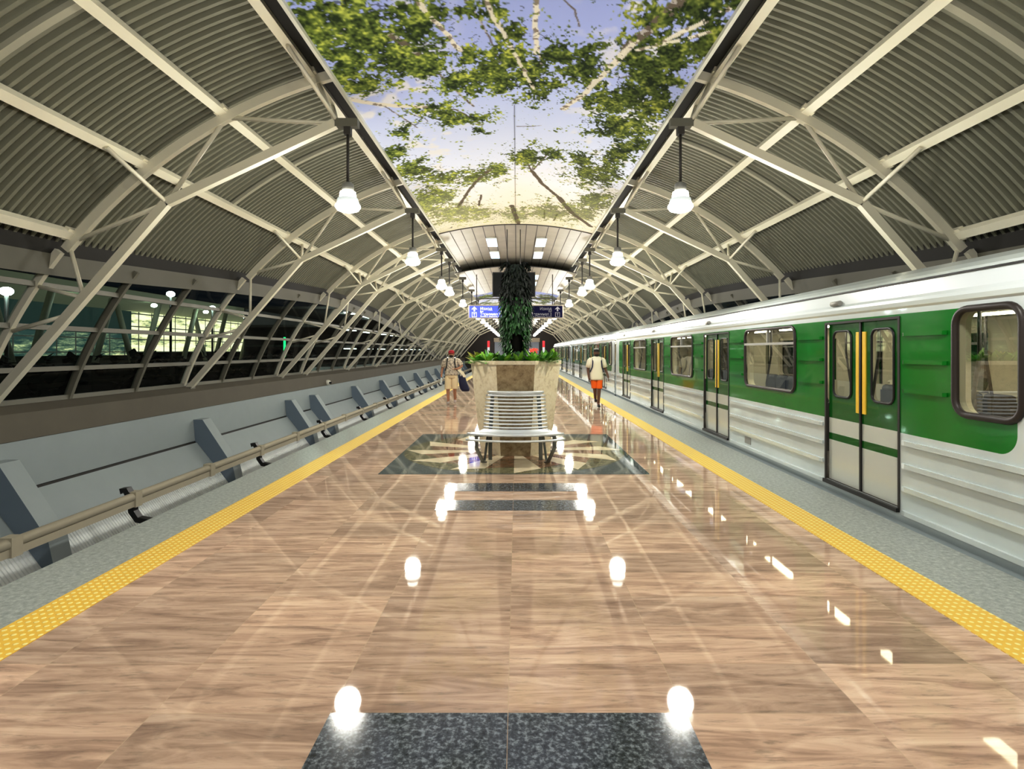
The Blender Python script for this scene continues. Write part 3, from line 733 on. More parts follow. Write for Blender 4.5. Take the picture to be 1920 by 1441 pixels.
def text(body,x,z,size,m,parent,align='LEFT',y=-.10,name='lettering'):
    c=bpy.data.curves.new(name,'FONT'); c.body=body; c.size=size; c.align_x=align; c.extrude=.002
    t=bpy.data.objects.new(name,c); COL.objects.link(t); dg=bpy.context.evaluated_depsgraph_get(); dg.update()
    me=bpy.data.meshes.new_from_object(t.evaluated_get(dg)); bpy.data.objects.remove(t); me.materials.clear(); me.materials.append(m)
    o=bpy.data.objects.new(name,me); COL.objects.link(o); o.parent=parent; o.location=(x,y,z); o.rotation_euler=(PI/2,0,0)
    return o
for sg,mm,al in ((-1,m_swt,'LEFT'),(1,m_swd,'RIGHT')):
    x=sg*1.68
    text('Изход',x,.075,.19,mm,r,al); text('Exit',x,-.02,.10,mm,r,al)
    text('Терминал 2',x,-.17,.17,mm,r,al); text('Terminal 2, Departures, Arrivals',x,-.25,.085,mm,r,al)
    ax=sg*1.95; m=MB()
    m.poly([(ax-.13,-.1,.11),(ax,-.1,.24),(ax+.13,-.1,.11),(ax+.07,-.1,.11),(ax+.035,-.1,.145),(ax+.035,-.1,.02),(ax-.035,-.1,.02),(ax-.035,-.1,.145),(ax-.07,-.1,.11)][::-1])
    m.build('arrow',mm,r)
    m=MB()
    for a,b,c,d in ((-.11,.11,-.05,-.03),(-.11,.11,-.25,-.23),(-.11,-.09,-.25,-.03),(.09,.11,-.25,-.03),(-.012,.012,-.2,-.08),(-.04,.04,-.1,-.08)): m.box(ax+a,ax+b,-.102,-.097,c,d)
    m.build('terminal_symbol',mm,r)
MB().beam((-1.85,0,.62),(1.72,0,.62),.05,.05).build('crossbar',m_rod,r)
for x in (-1.85,1.72): MB().beam((x,0,.3),(x,0,1.75),.04,.04).build('hanger',m_rod,r)

# ------------------------------------------------------------------ metro train
def mat_livery():
    m=bpy.data.materials.new('train_paint'); m.use_nodes=True; nt=m.node_tree; b=nt.nodes['Principled BSDF']; L=nt.links
    tc=nt.nodes.new('ShaderNodeTexCoord'); sp=nt.nodes.new('ShaderNodeSeparateXYZ'); L.new(tc.outputs['Object'],sp.inputs[0])
    r=.16; cy,hy=8.83,8.18; cz,hz=(2.01+.86)/2,(2.01-.86)/2
    qy=M(nt,'SUBTRACT',M(nt,'ABSOLUTE',M(nt,'SUBTRACT',sp.outputs[1],cy)),hy-r); qz=M(nt,'SUBTRACT',M(nt,'ABSOLUTE',M(nt,'SUBTRACT',sp.outputs[2],cz)),hz-r)
    ly=M(nt,'MAXIMUM',qy,0.); lz=M(nt,'MAXIMUM',qz,0.)
    d=M(nt,'SQRT',M(nt,'ADD',M(nt,'MULTIPLY',ly,ly),M(nt,'MULTIPLY',lz,lz)))
    d=M(nt,'SUBTRACT',M(nt,'ADD',d,M(nt,'MINIMUM',M(nt,'MAXIMUM',qy,qz),0.)),r)
    g=M(nt,'LESS_THAN',d,0.)
    n=N(nt,'ShaderNodeTexNoise'); n.inputs['Scale'].default_value=1.5; n.inputs['Detail'].default_value=4; L.new(tc.outputs['Object'],n.inputs['Vector'])
    wh=mixc(nt,n.outputs['Fac'],srgb(190,200,202),srgb(220,228,229))
    low=M(nt,'LESS_THAN',sp.outputs[2],.065)
    wh=mixc(nt,low,wh,srgb(176,188,192))
    gr=mixc(nt,n.outputs['Fac'],srgb(8,104,22),srgb(22,138,40))
    L.new(mixc(nt,g,wh,gr),b.inputs['Base Color']); b.inputs['Roughness'].default_value=.16; b.inputs['Coat Weight'].default_value=.5; b.inputs['Coat Roughness'].default_value=.04
    bp=nt.nodes.new('ShaderNodeBump'); bp.inputs['Strength'].default_value=.03; bp.inputs['Distance'].default_value=.02; L.new(n.outputs['Fac'],bp.inputs['Height']); L.new(bp.outputs[0],b.inputs['Normal'])
    return m
m_paint=mat_livery()
def mat_door():
    m=bpy.data.materials.new('door_paint'); m.use_nodes=True; nt=m.node_tree; b=nt.nodes['Principled BSDF']; L=nt.links
    tc=nt.nodes.new('ShaderNodeTexCoord'); sp=nt.nodes.new('ShaderNodeSeparateXYZ'); L.new(tc.outputs['Object'],sp.inputs[0]); z=sp.outputs[2]
    g=M(nt,'GREATER_THAN',z,.86); st=M(nt,'MULTIPLY',M(nt,'GREATER_THAN',z,.60),M(nt,'LESS_THAN',z,.68))
    L.new(mixc(nt,M(nt,'MAXIMUM',g,st),srgb(206,210,204),srgb(10,96,24)),b.inputs['Base Color']); b.inputs['Roughness'].default_value=.18; b.inputs['Coat Weight'].default_value=.5
    return m
m_door=mat_door()
m_white=mat('train_white',srgb(208,217,218),.25,coat=.4)
m_rubber=mat('window_rubber',srgb(44,36,32),.45)
m_carglass=glass_mat('train_glass',(.80,.84,.80,1),.02)
m_int=mat('train_interior_cream',srgb(214,206,180),.5,noise=.04)
m_intdark=mat('train_interior_dark',srgb(50,46,42),.6)
m_yelp=mat('yellow_edge',srgb(236,200,62),.4)
m_seat=mat('train_seat',srgb(48,48,52),.5)
m_intl=mat('train_interior_light',(1,1,1,1),.4,emis=srgb(255,246,220),es=11)
m_under=mat('train_underframe',srgb(176,188,192),.5)
HX=1.35   # half width of the car
def rrect(y0,y1,z0,z1,r,n=6):
    out=[]
    for cy_,cz_,a0 in ((y1-r,z1-r,0),(y0+r,z1-r,90),(y0+r,z0+r,180),(y1-r,z0+r,270)):
        out.append([(cy_+r*math.cos(math.radians(a0+90*k/n)),cz_+r*math.sin(math.radians(a0+90*k/n))) for k in range(n+1)])
    return out
CAR_L=17.6
DOORS=[2.6,7.02,11.42,15.62]; WINS=[4.82,9.22,13.52]
def side_panel(sx,name,parent):
    """flat lower side with openings; sx=-1 platform side"""
    holes=[(d-.65,d+.65,.13,1.98,0) for d in DOORS]+[(w-.825,w+.825,1.10,1.98,.12) for w in WINS]+[(.60,1.24,1.12,2.0,.13)]
    x=sx*HX
    ys=sorted({.0,CAR_L}|{h[0] for h in holes}|{h[1] for h in holes}); zs=[.0,.13,1.10,1.12,1.98,2.0,2.06]
    mb=MB()
    for a,b in zip(ys,ys[1:]):
        for c,d in zip(zs,zs[1:]):
            my,mz=(a+b)/2,(c+d)/2
            if any(h[0]<my<h[1] and h[2]<mz<h[3] for h in holes): continue
            q=[(x,a,c),(x,b,c),(x,b,d),(x,a,d)]; mb.poly(q[::-1] if sx<0 else q)
    for h in holes:
        if h[4]:
            R4=rrect(h[0],h[1],h[2],h[3],h[4]); cor=[(h[1],h[3]),(h[0],h[3]),(h[0],h[2]),(h[1],h[2])]
            for arcs,c in zip(R4,cor):
                for p,q in zip(arcs,arcs[1:]): mb.poly([(x,c[0],c[1]),(x,p[0],p[1]),(x,q[0],q[1])])
    # pressed ribs
    segs=[]; cuts=sorted([(d-.68,d+.68) for d in DOORS]); y=.06
    for a,b in cuts: segs.append((y,a-.03)); y=b+.03
    segs.append((y,CAR_L-.06))
    for a,b in segs:
        for z in (.77,.55,.33,.10):
            mb.path_box([(x+sx*-.004,a,z),(x+sx*.010,a+.05,z),(x+sx*.010,b-.05,z),(x-sx*.004,b,z)],.046,.04,(0,0,1))
    gs=[]
    blocks=sorted([(d-.68,d+.68) for d in DOORS]+[(w-.86,w+.86) for w in WINS]+[(.55,1.29)]); y=.75
    for (a,b),(c,d) in zip(blocks,blocks[1:]): gs.append((b+.04,c-.04))
    for a,b in gs:
        if b-a<.2: continue
        for z in (1.81,1.545,1.27):
            mb.path_box([(x,a,z),(x+sx*.012,a+.03,z),(x+sx*.012,b-.03,z),(x,b,z)],.036,.03,(0,0,1))
    mb.build(name,m_paint,parent)
def make_car():
    r=empty('metro_car',(5.07,3.55,0),'x','train','green and white metro cars')
    for sx in (-1,1): side_panel(sx,'side_panel',r)
    # roof & cornice & ends
    prof=[(-HX,2.06),(-HX-.015,2.08),(-HX-.02,2.12),(-HX-.005,2.15),(-HX+.02,2.18),(-HX+.06,2.31),(-HX+.065,2.325),(-HX+.05,2.33),(-HX+.09,2.36),(-HX+.22,2.42),(-HX+.5,2.51),(-HX+.9,2.58),(0,2.62)]
    prof=prof+[(-a,b) for a,b in prof[-2::-1]]
    mb=MB(); stations=[(0,.94),(.05,.985),(.14,1.0),(CAR_L-.14,1.0),(CAR_L-.05,.985),(CAR_L,.94)]
    b=0
    for y,k in stations: mb.v += [(x*k,y,2.06+(z-2.06)*k) for x,z in prof]
    n=len(prof)
    for i in range(len(stations)-1):
        for k in range(n-1): mb.face((i*n+k,i*n+k+1,(i+1)*n+k+1,(i+1)*n+k),0,False)
    mb.build('roof',m_white,r)
    mb=MB(); mb.box(-HX+.048,-HX+.056,.1,CAR_L-.1,2.316,2.328); mb.build('roof_seam',m_black,r)
    for y in (0,CAR_L):
        mb=MB(); w=[(x*.94,y,2.06+(z-2.06)*.94) for x,z in prof]
        mb.poly([(-HX,y,-.0)]+w+[(HX,y,0)]); mb.build('end_wall',m_white,r)
        yy=y-.02 if y==0 else y+.02
        MB().box(-.4,.4,min(y,yy),max(y,yy),.1,1.95).build('end_door',m_black,r)
    MB().poly([(-HX,0,0),(-HX,CAR_L,0),(-HX-.015,CAR_L,-.30),(-HX-.015,0,-.30)]).build('skirt',m_under,r)
    mb=MB(); mb.box(-1.25,1.25,.15,CAR_L-.15,-1.0,-.30); mb.build('underframe',m_under,r)
    # interior
    mb=MB(); mb.box(-HX+.02,HX-.02,.06,CAR_L-.06,.02,.06); mb.build('interior_floor',m_intdark,r)
    mb=MB(); mb.box(-HX+.05,HX-.05,.06,CAR_L-.06,2.10,2.13); mb.build('interior_ceiling',m_int,r)
    mb=MB()
    ys=[.06]+sum([[d-.62,d+.62] for d in DOORS],[])+[CAR_L-.06]
    for a,b_ in zip(ys[0::2],ys[1::2]): mb.box(HX-.1,HX-.04,a,b_,.06,1.08); mb.box(HX-.1,HX-.04,a,b_,1.9,2.1)
    for d in DOORS+[.4,CAR_L-.9]: mb.box(HX-.1,HX-.04,d-.62 if d>1 else .06,d+.62,.06,2.1)
    for w in WINS:
        for e in (-1,1): mb.box(HX-.1,HX-.04,w+e*1.1-.3,w+e*1.1+.3,1.08,1.9)
    mb.build('interior_wall',m_int,r)
    for y in (.1,CAR_L-.1): MB().box(-HX+.06,HX-.06,y-.03,y+.03,.06,2.1).build('interior_bulkhead',m_int,r)
    for sx in (-1,1):
        for w in WINS:
            m=MB()
            for k in range(5):
                a=w-1.3+.52*k
                xa,xb=sorted((sx*(HX-.12),sx*(HX-.58))); m.box(xa,xb,a+.02,a+.5,.40,.50)
                xa,xb=sorted((sx*(HX-.1),sx*(HX-.22))); m.box(xa,xb,a+.03,a+.49,.50,1.0+.0); m.tube([(sx*(HX-.16),a+.08,1.02),(sx*(HX-.16),a+.44,1.02)],.07,8)
            m.build('seat_row',m_seat,r)
    for d in DOORS:
        for e in (-.75,.75):
            for sx in (-1,1): MB().tube([(sx*(HX-.62),d+e,.06),(sx*(HX-.62),d+e,1.1),(sx*(HX-.70),d+e,1.6),(sx*(HX-.70),d+e,2.1)],.018,8).build('grab_pole',m_rod,r)
    mb=MB()
    for sx in (-.5,.5):
        y=1.
        while y<CAR_L-1.2: mb.box(sx-.07,sx+.07,y,y+.9,2.075,2.098); y+=1.6
    mb.build('interior_light',m_intl,r)
    # cab-end details seen through the first window
    MB().box(HX-.13,HX-.1,1.55,1.85,1.3,1.75).build('notice_panel',m_white,r)
    # windows
    def window(sx,y0,y1,z0,z1,rr,vent):
        x=sx*HX; path=[p for a in rrect(y0,y1,z0,z1,rr) for p in a]
        fr=MB(); fr.tube([(x+sx*.006,a,b_) for a,b_ in path],.023 if vent else .029,8,closed=True)
        f=fr.build('window_frame',m_rubber,r)
        MB().poly([(x-sx*.02,a,b_) for a,b_ in path]).build('pane',m_carglass,f)
        if vent:
            m=MB(); m.box(x-.025,x+.02,y0,y1,1.74,1.775); m.box(x-.02,x+.015,(y0+y1)/2-.015,(y0+y1)/2+.015,1.775,z1); m.build('sash_bar',m_cap,f)
        m=MB(); d=.13
        for (a,b_),(c,e) in zip(path,path[1:]+path[:1]):
            m.poly([(x-sx*.03,a,b_),(x-sx*.03,c,e),(x-sx*d,c,e),(x-sx*d,a,b_)])
        m.build('reveal',m_int,f)
    for sx in (-1,1):
        for w in WINS: window(sx,w-.825,w+.825,1.10,1.98,.12,True)
        window(sx,.60,1.24,1.12,2.0,.13,False)
    # doors
    for sx in (-1,1):
        xo=sx*(HX-.012)
        for d in DOORS:
            m=MB()
            for a,b_ in ((d-.665,d-.64),(d+.64,d+.665)): m.box(min(xo,xo+sx*.022),max(xo,xo+sx*.022),a,b_,.10,1.99)
            m.box(min(xo,xo+sx*.022),max(xo,xo+sx*.022),d-.665,d+.665,1.965,1.99)
            m.build('door_surround',m_intdark if True else m_rubber,r)
            MB().box(min(xo,xo+sx*.05),max(xo,xo+sx*.05),d-.66,d+.66,.085,.125).build('door_sill',m_black,r)
            for e in (-1,1):
                a,b_=sorted((d+e*.012,d+e*.635)); x=sx*(HX-.03)
                wa,wb=a+.12,b_-.12
                if e>0: wb=b_-.10; wa=a+.17
                else: wa=a+.10; wb=b_-.17
                zs=[.13,1.12,1.88,1.97]; ys=[a,wa,wb,b_]; m=MB()
                for p,q in zip(ys,ys[1:]):
                    for c,g in zip(zs,zs[1:]):
                        if p==wa and c==1.12: continue
                        m.poly([(x,p,c),(x,q,c),(x,q,g),(x,p,g)])
                R4=rrect(wa,wb,1.12,1.88,.08); cor=[(wb,1.88),(wa,1.88),(wa,1.12),(wb,1.12)]
                for arcs,c in zip(R4,cor):
                    for p,q in zip(arcs,arcs[1:]): m.poly([(x,c[0],c[1]),(x,p[0],p[1]),(x,q[0],q[1])])
                lf=m.build('door',m_door,r)
                path=[p for ar in R4 for p in ar]
                MB().tube([(x+sx*.004,p,q) for p,q in path],.014,6,closed=True).build('window_seal',m_black,lf)
                MB().poly([(x-sx*.012,p,q) for p,q in path]).build('pane',m_carglass,lf)
                ya,yb=sorted((d+e*.03,d+e*.085)); MB().box(min(x,x+sx*.012),max(x,x+sx*.012),ya,yb,.97,1.86).build('grip_strip',m_yelp,lf)
            m=MB(); m.box(min(sx*(HX-.03),sx*(HX-.012)),max(sx*(HX-.03),sx*(HX-.012)),d-.014,d+.014,.13,1.965); m.build('door_seal',m_black,r)
            # small marker lamp above the door
            f=MB(); f.tube([(sx*(HX+.0),d+.35,2.2),(sx*(HX+.0),d+.52,2.2)],.03,8); f.build('marker_lamp',m_cap,r)
    MB().box(-HX-.004,-HX+.01,5.55-.12,5.55+.12,.16,.27).build('vent_grille',m_cap,r)
    return r
car=make_car(); car['label']='nearest green and white metro car with three big windows and four double doors'
dup(car,loc=(5.07,3.55+17.95,0),label='middle green and white metro car, behind the person in orange shorts')
dup(car,loc=(5.07,3.55+35.9,0),label='farthest metro car of the green and white train')
for i,y in enumerate((3.55+17.6,3.55+35.55)):
    tag(MB().box(5.07-.6,5.07+.6,y+.03,y+.32,.0,2.0).build('gangway',m_black),'dark gangway between two metro cars, %s coupling'%('nearer' if i==0 else 'farther'),'gangway')

# ------------------------------------------------------------------ people
def skinned(name,nodes,edges,radii,m,parent,sub=2,extra=None):
    me=bpy.data.meshes.new(name); me.from_pydata(nodes,edges,[])
    o=bpy.data.objects.new(name,me); COL.objects.link(o)
    sk=o.modifiers.new('skin','SKIN'); sk.use_smooth_shade=True
    if not me.skin_vertices:
        pass
    lay=me.skin_vertices[0].data
    for i,rr in enumerate(radii):
        lay[i].radius=rr if isinstance(rr,(tuple,list)) else (rr,rr); lay[i].use_root=(i==0)
    ss=o.modifiers.new('sub','SUBSURF'); ss.levels=sub; ss.render_levels=sub
    dg=bpy.context.evaluated_depsgraph_get(); dg.update()
    nm=bpy.data.meshes.new_from_object(o.evaluated_get(dg)); 
    bpy.data.objects.remove(o); 
    nm.materials.clear(); 
    V=[tuple(v.co) for v in nm.vertices]; F=[tuple(p.vertices) for p in nm.polygons]
    mb=MB(); mb.v=V; mb.f=F; mb.m=[0]*len(F); mb.s=[True]*len(F)
    if extra: extra(mb)
    return mb.build(name,m,parent)
def ball(mb,c,rx,ry,rz,m=0,n=10):
    b=len(mb.v)
    for i in range(1,n):
        p=PI*i/n
        for k in range(12):
            t=2*PI*k/12; mb.v.append((c[0]+rx*math.sin(p)*math.cos(t),c[1]+ry*math.sin(p)*math.sin(t),c[2]+rz*math.cos(p)))
    for i in range(n-2):
        for k in range(12): mb.face((b+12*i+k,b+12*(i+1)+k,b+12*(i+1)+(k+1)%12,b+12*i+(k+1)%12),m,True)
    mb.face([b+k for k in range(12)],m,True); mb.face([b+12*(n-2)+k for k in range(12)][::-1],m,True)
def person(loc,label,skin,hair,J,bald=False,beard=True,rz=0):
    r=empty('person',loc,label,'person',rz=rz)
    names=list(J); 
    ed=[('pel','spi'),('spi','che'),('che','nk'),('nk','hd0'),('hd0','hd1'),('hd1','hd2'),
        ('pel','lh'),('lh','lk'),('lk','la'),('la','lt'),('pel','rh'),('rh','rk'),('rk','ra'),('ra','rt'),
        ('che','ls'),('ls','le'),('le','lw'),('lw','lp'),('che','rs'),('rs','re'),('re','rw'),('rw','rp')]
    rad={'pel':(.135,.10),'spi':(.125,.09),'che':(.145,.10),'nk':.052,'hd0':.068,'hd1':.092,'hd2':.074,'lh':.085,'lk':.062,'la':.042,'lt':.035,'rh':.085,'rk':.062,'ra':.042,'rt':.035,
         'ls':.06,'le':.047,'lw':.031,'lp':.034,'rs':.06,'re':.047,'rw':.031,'rp':.034}
    idx={n:i for i,n in enumerate(names)}
    def ex(mb):
        H=Vector(J['hd1'])
        ball(mb,H+Vector((0,-.088,-.012)),.014,.022,.024)          # nose
        for sx in (-1,1): ball(mb,H+Vector((sx*.085,.0,-.005)),.014,.022,.032)   # ears
        for sx,w,p in ((-1,'lw','lp'),(1,'rw','rp')):                 # fingers
            W=Vector(J[w]); P=Vector(J[p]); d=(P-W).normalized(); 
            for k,ln in enumerate((.062,.075,.072,.055)):
                y=-.027+.018*k; q=P+Vector((0,y,0))+d*.015
                mb.tube([q,q+d*ln*.55,q+d*ln+Vector((-sx*.012,0,0))+Vector((0,-.01,0))],[.009,.0085,.006],6)
            q=W+Vector((0,-.03,0))+d*.02; mb.tube([q,q+Vector((-sx*.01,-.03,0))+d*.03,q+Vector((-sx*.012,-.038,0))+d*.06],[.011,.010,.007],6)
    skinned('body',[J[n] for n in names],[(idx[a],idx[b]) for a,b in ed],[rad[n] for n in names],skin,r,2,ex)
    H=Vector(J['hd1'])
    mb=MB()
    for sx in (-1,1): ball(mb,H+Vector((sx*.03,-.075,.018)),.012,.008,.008)
    ball(mb,H+Vector((0,-.079,-.048)),.024,.008,.006)
    mb.build('eyes_and_mouth',m_black,r)
    if beard:
        mb=MB(); ball(mb,H+Vector((0,-.038,-.068)),.062,.05,.045); mb.build('beard',hair,r)
    return r
skA=mat('skin_tan',srgb(176,128,98),.5); skB=mat('skin_dark',srgb(110,74,54),.45)
hairA=mat('hair_black',srgb(20,15,12),.7)
JA={'pel':(0,0,.92),'spi':(0,0,1.08),'che':(0,-.01,1.28),'nk':(0,-.01,1.42),'hd0':(0,-.02,1.48),'hd1':(0,-.03,1.56),'hd2':(0,-.02,1.63),
 'lh':(-.10,0,.86),'lk':(-.10,-.10,.48),'la':(-.09,-.06,.09),'lt':(-.10,-.18,.045),'rh':(.10,0,.86),'rk':(.10,-.02,.48),'ra':(.10,.16,.11),'rt':(.11,.06,.05),
 'ls':(-.19,0,1.37),'le':(-.29,.03,1.12),'lw':(-.31,-.05,.90),'lp':(-.31,-.07,.82),'rs':(.19,0,1.37),'re':(.33,.02,1.18),'rw':(.20,-.16,1.10),'rp':(.13,-.19,1.10)}
PA=(-2.05,17.75,0)
A_=person(PA,'bearded person in red cap, patterned shirt and cream shorts walking towards the camera',skA,hairA,JA)
def cloth(name,nodes,edges,radii,m,parent): return skinned(name,nodes,edges,radii,m,parent,2)
def loft(mb,secs,n=24,cap=True,e=.82):
    b=len(mb.v)
    for cx_,cy_,z,rx,ry in secs:
        for k in range(n):
            t=2*PI*k/n; c,q=math.cos(t),math.sin(t)
            mb.v.append((cx_+rx*math.copysign(abs(c)**e,c),cy_+ry*math.copysign(abs(q)**e,q),z))
    for i in range(len(secs)-1):
        for k in range(n): mb.face((b+n*i+k,b+n*i+(k+1)%n,b+n*(i+1)+(k+1)%n,b+n*(i+1)+k),0,True)
    if cap: o=b+n*(len(secs)-1); mb.face([b+k for k in range(n)][::-1]); mb.face([o+k for k in range(n)])
def shirt(J,parent,m,ln=.84,w=.0,up=0.):
    mb=MB(); u=up
    loft(mb,[(0,0,ln,.194+w,.150),(0,0,ln+.05,.195+w,.152),(0,0,1.02,.190+w,.146),(0,-.005,1.12+u,.186+w,.140),(0,-.01,1.24+u,.196,.146),(0,-.01,1.32+u,.206,.146),(0,-.005,1.38+u,.205,.128),(0,0,1.415+u,.175,.105),(0,0,1.445+u,.125,.085),(0,-.005,1.465+u,.075,.07)])
    for k in 'lr':
        a=Vector(J[k+'s']); b_=Vector(J[k+'e']); d=b_-a
        mb.tube([a-d*.12+Vector((-.03 if a.x>0 else .03,0,.0)),a+d*.12,a+d*.45,a+d*.82],[.055,.082,.080,.083],14)
    return mb.build('shirt',m,parent)
def shorts(J,parent,m,hem=.5,w=0.):
    mb=MB()
    loft(mb,[(0,0,.80,.175+w,.13),(0,0,.88,.176+w,.132),(0,0,.95,.160+w,.118)])
    for k in 'lr':
        h=Vector(J[k+'h']); n_=Vector(J[k+'k']); t=(h.z-hem)/(h.z-n_.z); sx=1 if h.x>0 else -1
        e_=h.lerp(n_,t); mid=h.lerp(n_,t*.5)
        loft(mb,[(e_.x+sx*.005,e_.y,e_.z,.090+w*.5,.095),(e_.x+sx*.005,e_.y,e_.z+.02,.092+w*.5,.097),(mid.x,mid.y,mid.z,.096+w*.5,.10),(h.x*.95,h.y,h.z,.098+w*.5,.115)],16)
    return mb.build('shorts',m,parent)
def shoe(J,k,parent,m,name='shoe'):
    a=Vector(J[k+'a']); t=Vector(J[k+'t']); d=(t-a); d.z=0
    z=a.z-.09
    return cloth(name,[(a.x,a.y+.04,z+.05),(a.x,a.y-.03,z+.06),(a.x,a.y-.12,z+.042),(a.x,a.y-.20,z+.035)],[(0,1),(1,2),(2,3)],[(.045,.048),(.046,.05),(.048,.038),(.036,.03)],m,parent)
m_pat=mat_speckle('patterned_shirt',[(.40,srgb(110,98,88)),(.5,srgb(205,196,180)),(.62,srgb(226,218,202))],22,.8)
m_crm=mat('cream_cotton',srgb(226,210,176),.85); m_wht=mat('white_cotton',srgb(236,232,214),.85); m_org=mat('orange_cotton',srgb(240,110,16),.8)
m_red=mat('red_cotton',srgb(176,28,44),.8); m_navy=mat('navy_cotton',srgb(24,26,62),.7); m_shoew=mat('shoe_grey',srgb(190,180,176),.6)
shirt(JA,A_,m_pat,.90,.015); shorts(JA,A_,m_crm,.47,.02)
shoe(JA,'l',A_,m_shoew); shoe(JA,'r',A_,m_shoew)
for k in 'lr':
    a=JA[k+'a']; cloth('sock',[(a[0],a[1],a[2]-.01),(a[0],a[1],a[2]+.09 if k=='l' else a[2]+.16)],[(0,1)],[.045,.046],m_black,A_)
H=Vector(JA['hd1'])
mb=MB(); ball(mb,H+Vector((0,.0,.055)),.098,.105,.075); mb.build('cap',m_red,A_)
mb=MB(); ball(mb,H+Vector((0,-.11,.045)),.07,.06,.012); mb.build('cap_peak',m_red,A_)
def straps(parent,m,x=.12):
    for sx in (-1,1):
        mb=MB(); mb.path_box([(sx*(x-.0),.12,1.40),(sx*x,.03,1.455),(sx*x,-.09,1.43),(sx*(x+.005),-.155,1.32),(sx*(x+.02),-.155,1.18),(sx*(x+.07),-.10,1.05),(sx*(x+.04),.08,1.0)],.034,.014,(1,0,0))
        mb.build('strap',m,parent)
    
def backpack(loc,label,m,strapx):
    r=empty('backpack',loc,label,'backpack')
    skinned('bag',[(0,.20,1.02),(0,.21,1.18),(0,.19,1.36)],[(0,1),(1,2)],[(.12,.07),(.125,.08),(.10,.06)],m,r)
    straps(r,m,strapx); return r
backpack(PA,'black backpack worn by the person in the red cap',m_black,.115)
# tote bag and bottle
r=empty('tote_bag',(PA[0]+.30,PA[1]+.0,.95),'dark blue cloth bag hanging at the side of the person in the red cap','bag')
mb=MB()
b0=len(mb.v)
secs=[(-.08,.02,.10,.05),(-.30,.06,.13,.07),(-.48,.12,.15,.075),(-.56,.14,.11,.05)]
for z,cx_,w,d in secs:
    for k in range(14):
        t=2*PI*k/14; mb.v.append((cx_+w*math.cos(t),d*math.sin(t),z))
for i in range(3):
    for k in range(14): mb.face((14*i+k,14*(i+1)+k,14*(i+1)+(k+1)%14,14*i+(k+1)%14),0,True)
mb.face(range(14)); mb.face([42+k for k in range(14)][::-1]); mb.build('bag',m_navy,r)
mb=MB(); mb.path_box([(-.03,-.02,.42),(.0,-.05,.2),(.0,-.03,-.1)],.03,.008,(1,0,0)); mb.path_box([(-.1,-.1,.14),(.06,-.09,.02),(.12,-.03,-.12)],.09,.01,(1,0,.5)); mb.build('strap',m_wht,r)
r=empty('water_bottle',(PA[0]-.31,PA[1]-.09,.66),'clear plastic bottle held low by the person in the red cap','bottle')
MB().lathe([(.03,0),(.034,.02),(.034,.12),(.014,.16),(.014,.18)],n=14).build('bottle_body',mat('clear_plastic',srgb(225,235,238),.1,spec=.8),r)
MB().lathe([(.017,.17),(.017,.19)],n=12).build('cap',m_trim,r)
# person B
JB={'pel':(0,0,.94),'spi':(0,0,1.10),'che':(0,-.01,1.31),'nk':(0,-.01,1.45),'hd0':(0,-.02,1.51),'hd1':(0,-.03,1.60),'hd2':(0,-.02,1.68),
 'lh':(-.09,0,.88),'lk':(-.04,.02,.49),'la':(.0,.24,.22),'lt':(.0,.2,.12),'rh':(.09,0,.88),'rk':(.06,-.10,.49),'ra':(.04,-.10,.09),'rt':(.05,-.22,.045),
 'ls':(-.19,0,1.40),'le':(-.25,.05,1.12),'lw':(-.23,-.03,.88),'lp':(-.21,-.05,.80),'rs':(.19,0,1.40),'re':(.27,.04,1.13),'rw':(.33,-.06,.92),'rp':(.34,-.08,.85)}
PB=(2.36,16.75,0)
B_=person(PB,'bearded person in a white T-shirt and orange shorts walking towards the camera beside the train',skB,hairA,JB)
shirt(JB,B_,m_wht,.80,.0,.03); shorts(JB,B_,m_org,.55)
shoe(JB,'r',B_,m_black); shoe(JB,'l',B_,m_black)
H=Vector(JB['hd1']); mb=MB(); ball(mb,H+Vector((0,.015,.045)),.086,.09,.065); mb.build('hair',hairA,B_)
backpack(PB,'dark backpack worn by the person in the white T-shirt',m_navy,.125)

# ------------------------------------------------------------------ end of the hall
m_endd=mat('end_wall_dark',srgb(52,46,42),.7,noise=.1,nscale=1); m_beige=mat('end_beige',srgb(170,160,140),.6)
mb=MB(); YE=84
mb.box(-9.5,-3.3,YE,YE+.2,-1.7,6.4); mb.box(3.3,9.5,YE,YE+.2,-1.7,6.4); mb.box(-3.3,3.3,YE,YE+.2,3.6,6.4)
struct(mb.build('wall_end',m_endd))
struct(MB().box(-3.4,3.4,YE-.3,YE,3.0,3.6).build('wall_end_lintel',m_beige))
struct(MB().box(-4,4,YE+6,YE+6.2,-1,4).build('wall_concourse',mat('concourse_wall',srgb(150,150,150),.6,emis=srgb(190,195,200),es=.25)))  # wall itself glows, standing in for the light inside the hall
struct(MB().box(-4,4,YE,YE+6,-.2,-.02).build('floor_concourse',m_edge))
for s,nm in ((-1,'left'),(1,'right')):
    r=empty('lit_post',(s*3.9-.1,80,0),'slim pale post with a red top at the %s of the platform end'%nm,'post')
    MB().box(-.16,.16,-.1,.1,0,2.2).build('body',mat('post_grey'+nm,srgb(200,205,205),.5,emis=(.8,.85,.9,1),es=.3),r)
    MB().box(-.16,.16,-.1,.1,2.2,3.1).build('red_top',mat('post_red'+nm,srgb(220,40,50),.5,emis=srgb(255,60,70),es=.4),r)
r=empty('lit_notice_panel',(-1.4,82,0),'white lit notice panel at the far end of the platform','sign')
MB().box(-.5,.5,-.05,.05,1.6,2.4).build('panel',mat('lit_white',(.9,.95,1,1),.5,emis=(.85,.9,1,1),es=1.5),r); MB().box(-.04,.04,-.04,.04,0,1.6).build('pole',m_rod,r)
r=empty('flower_display',(2.4,80,0),'orange flowers in a tall pot at the far end of the platform','plant')
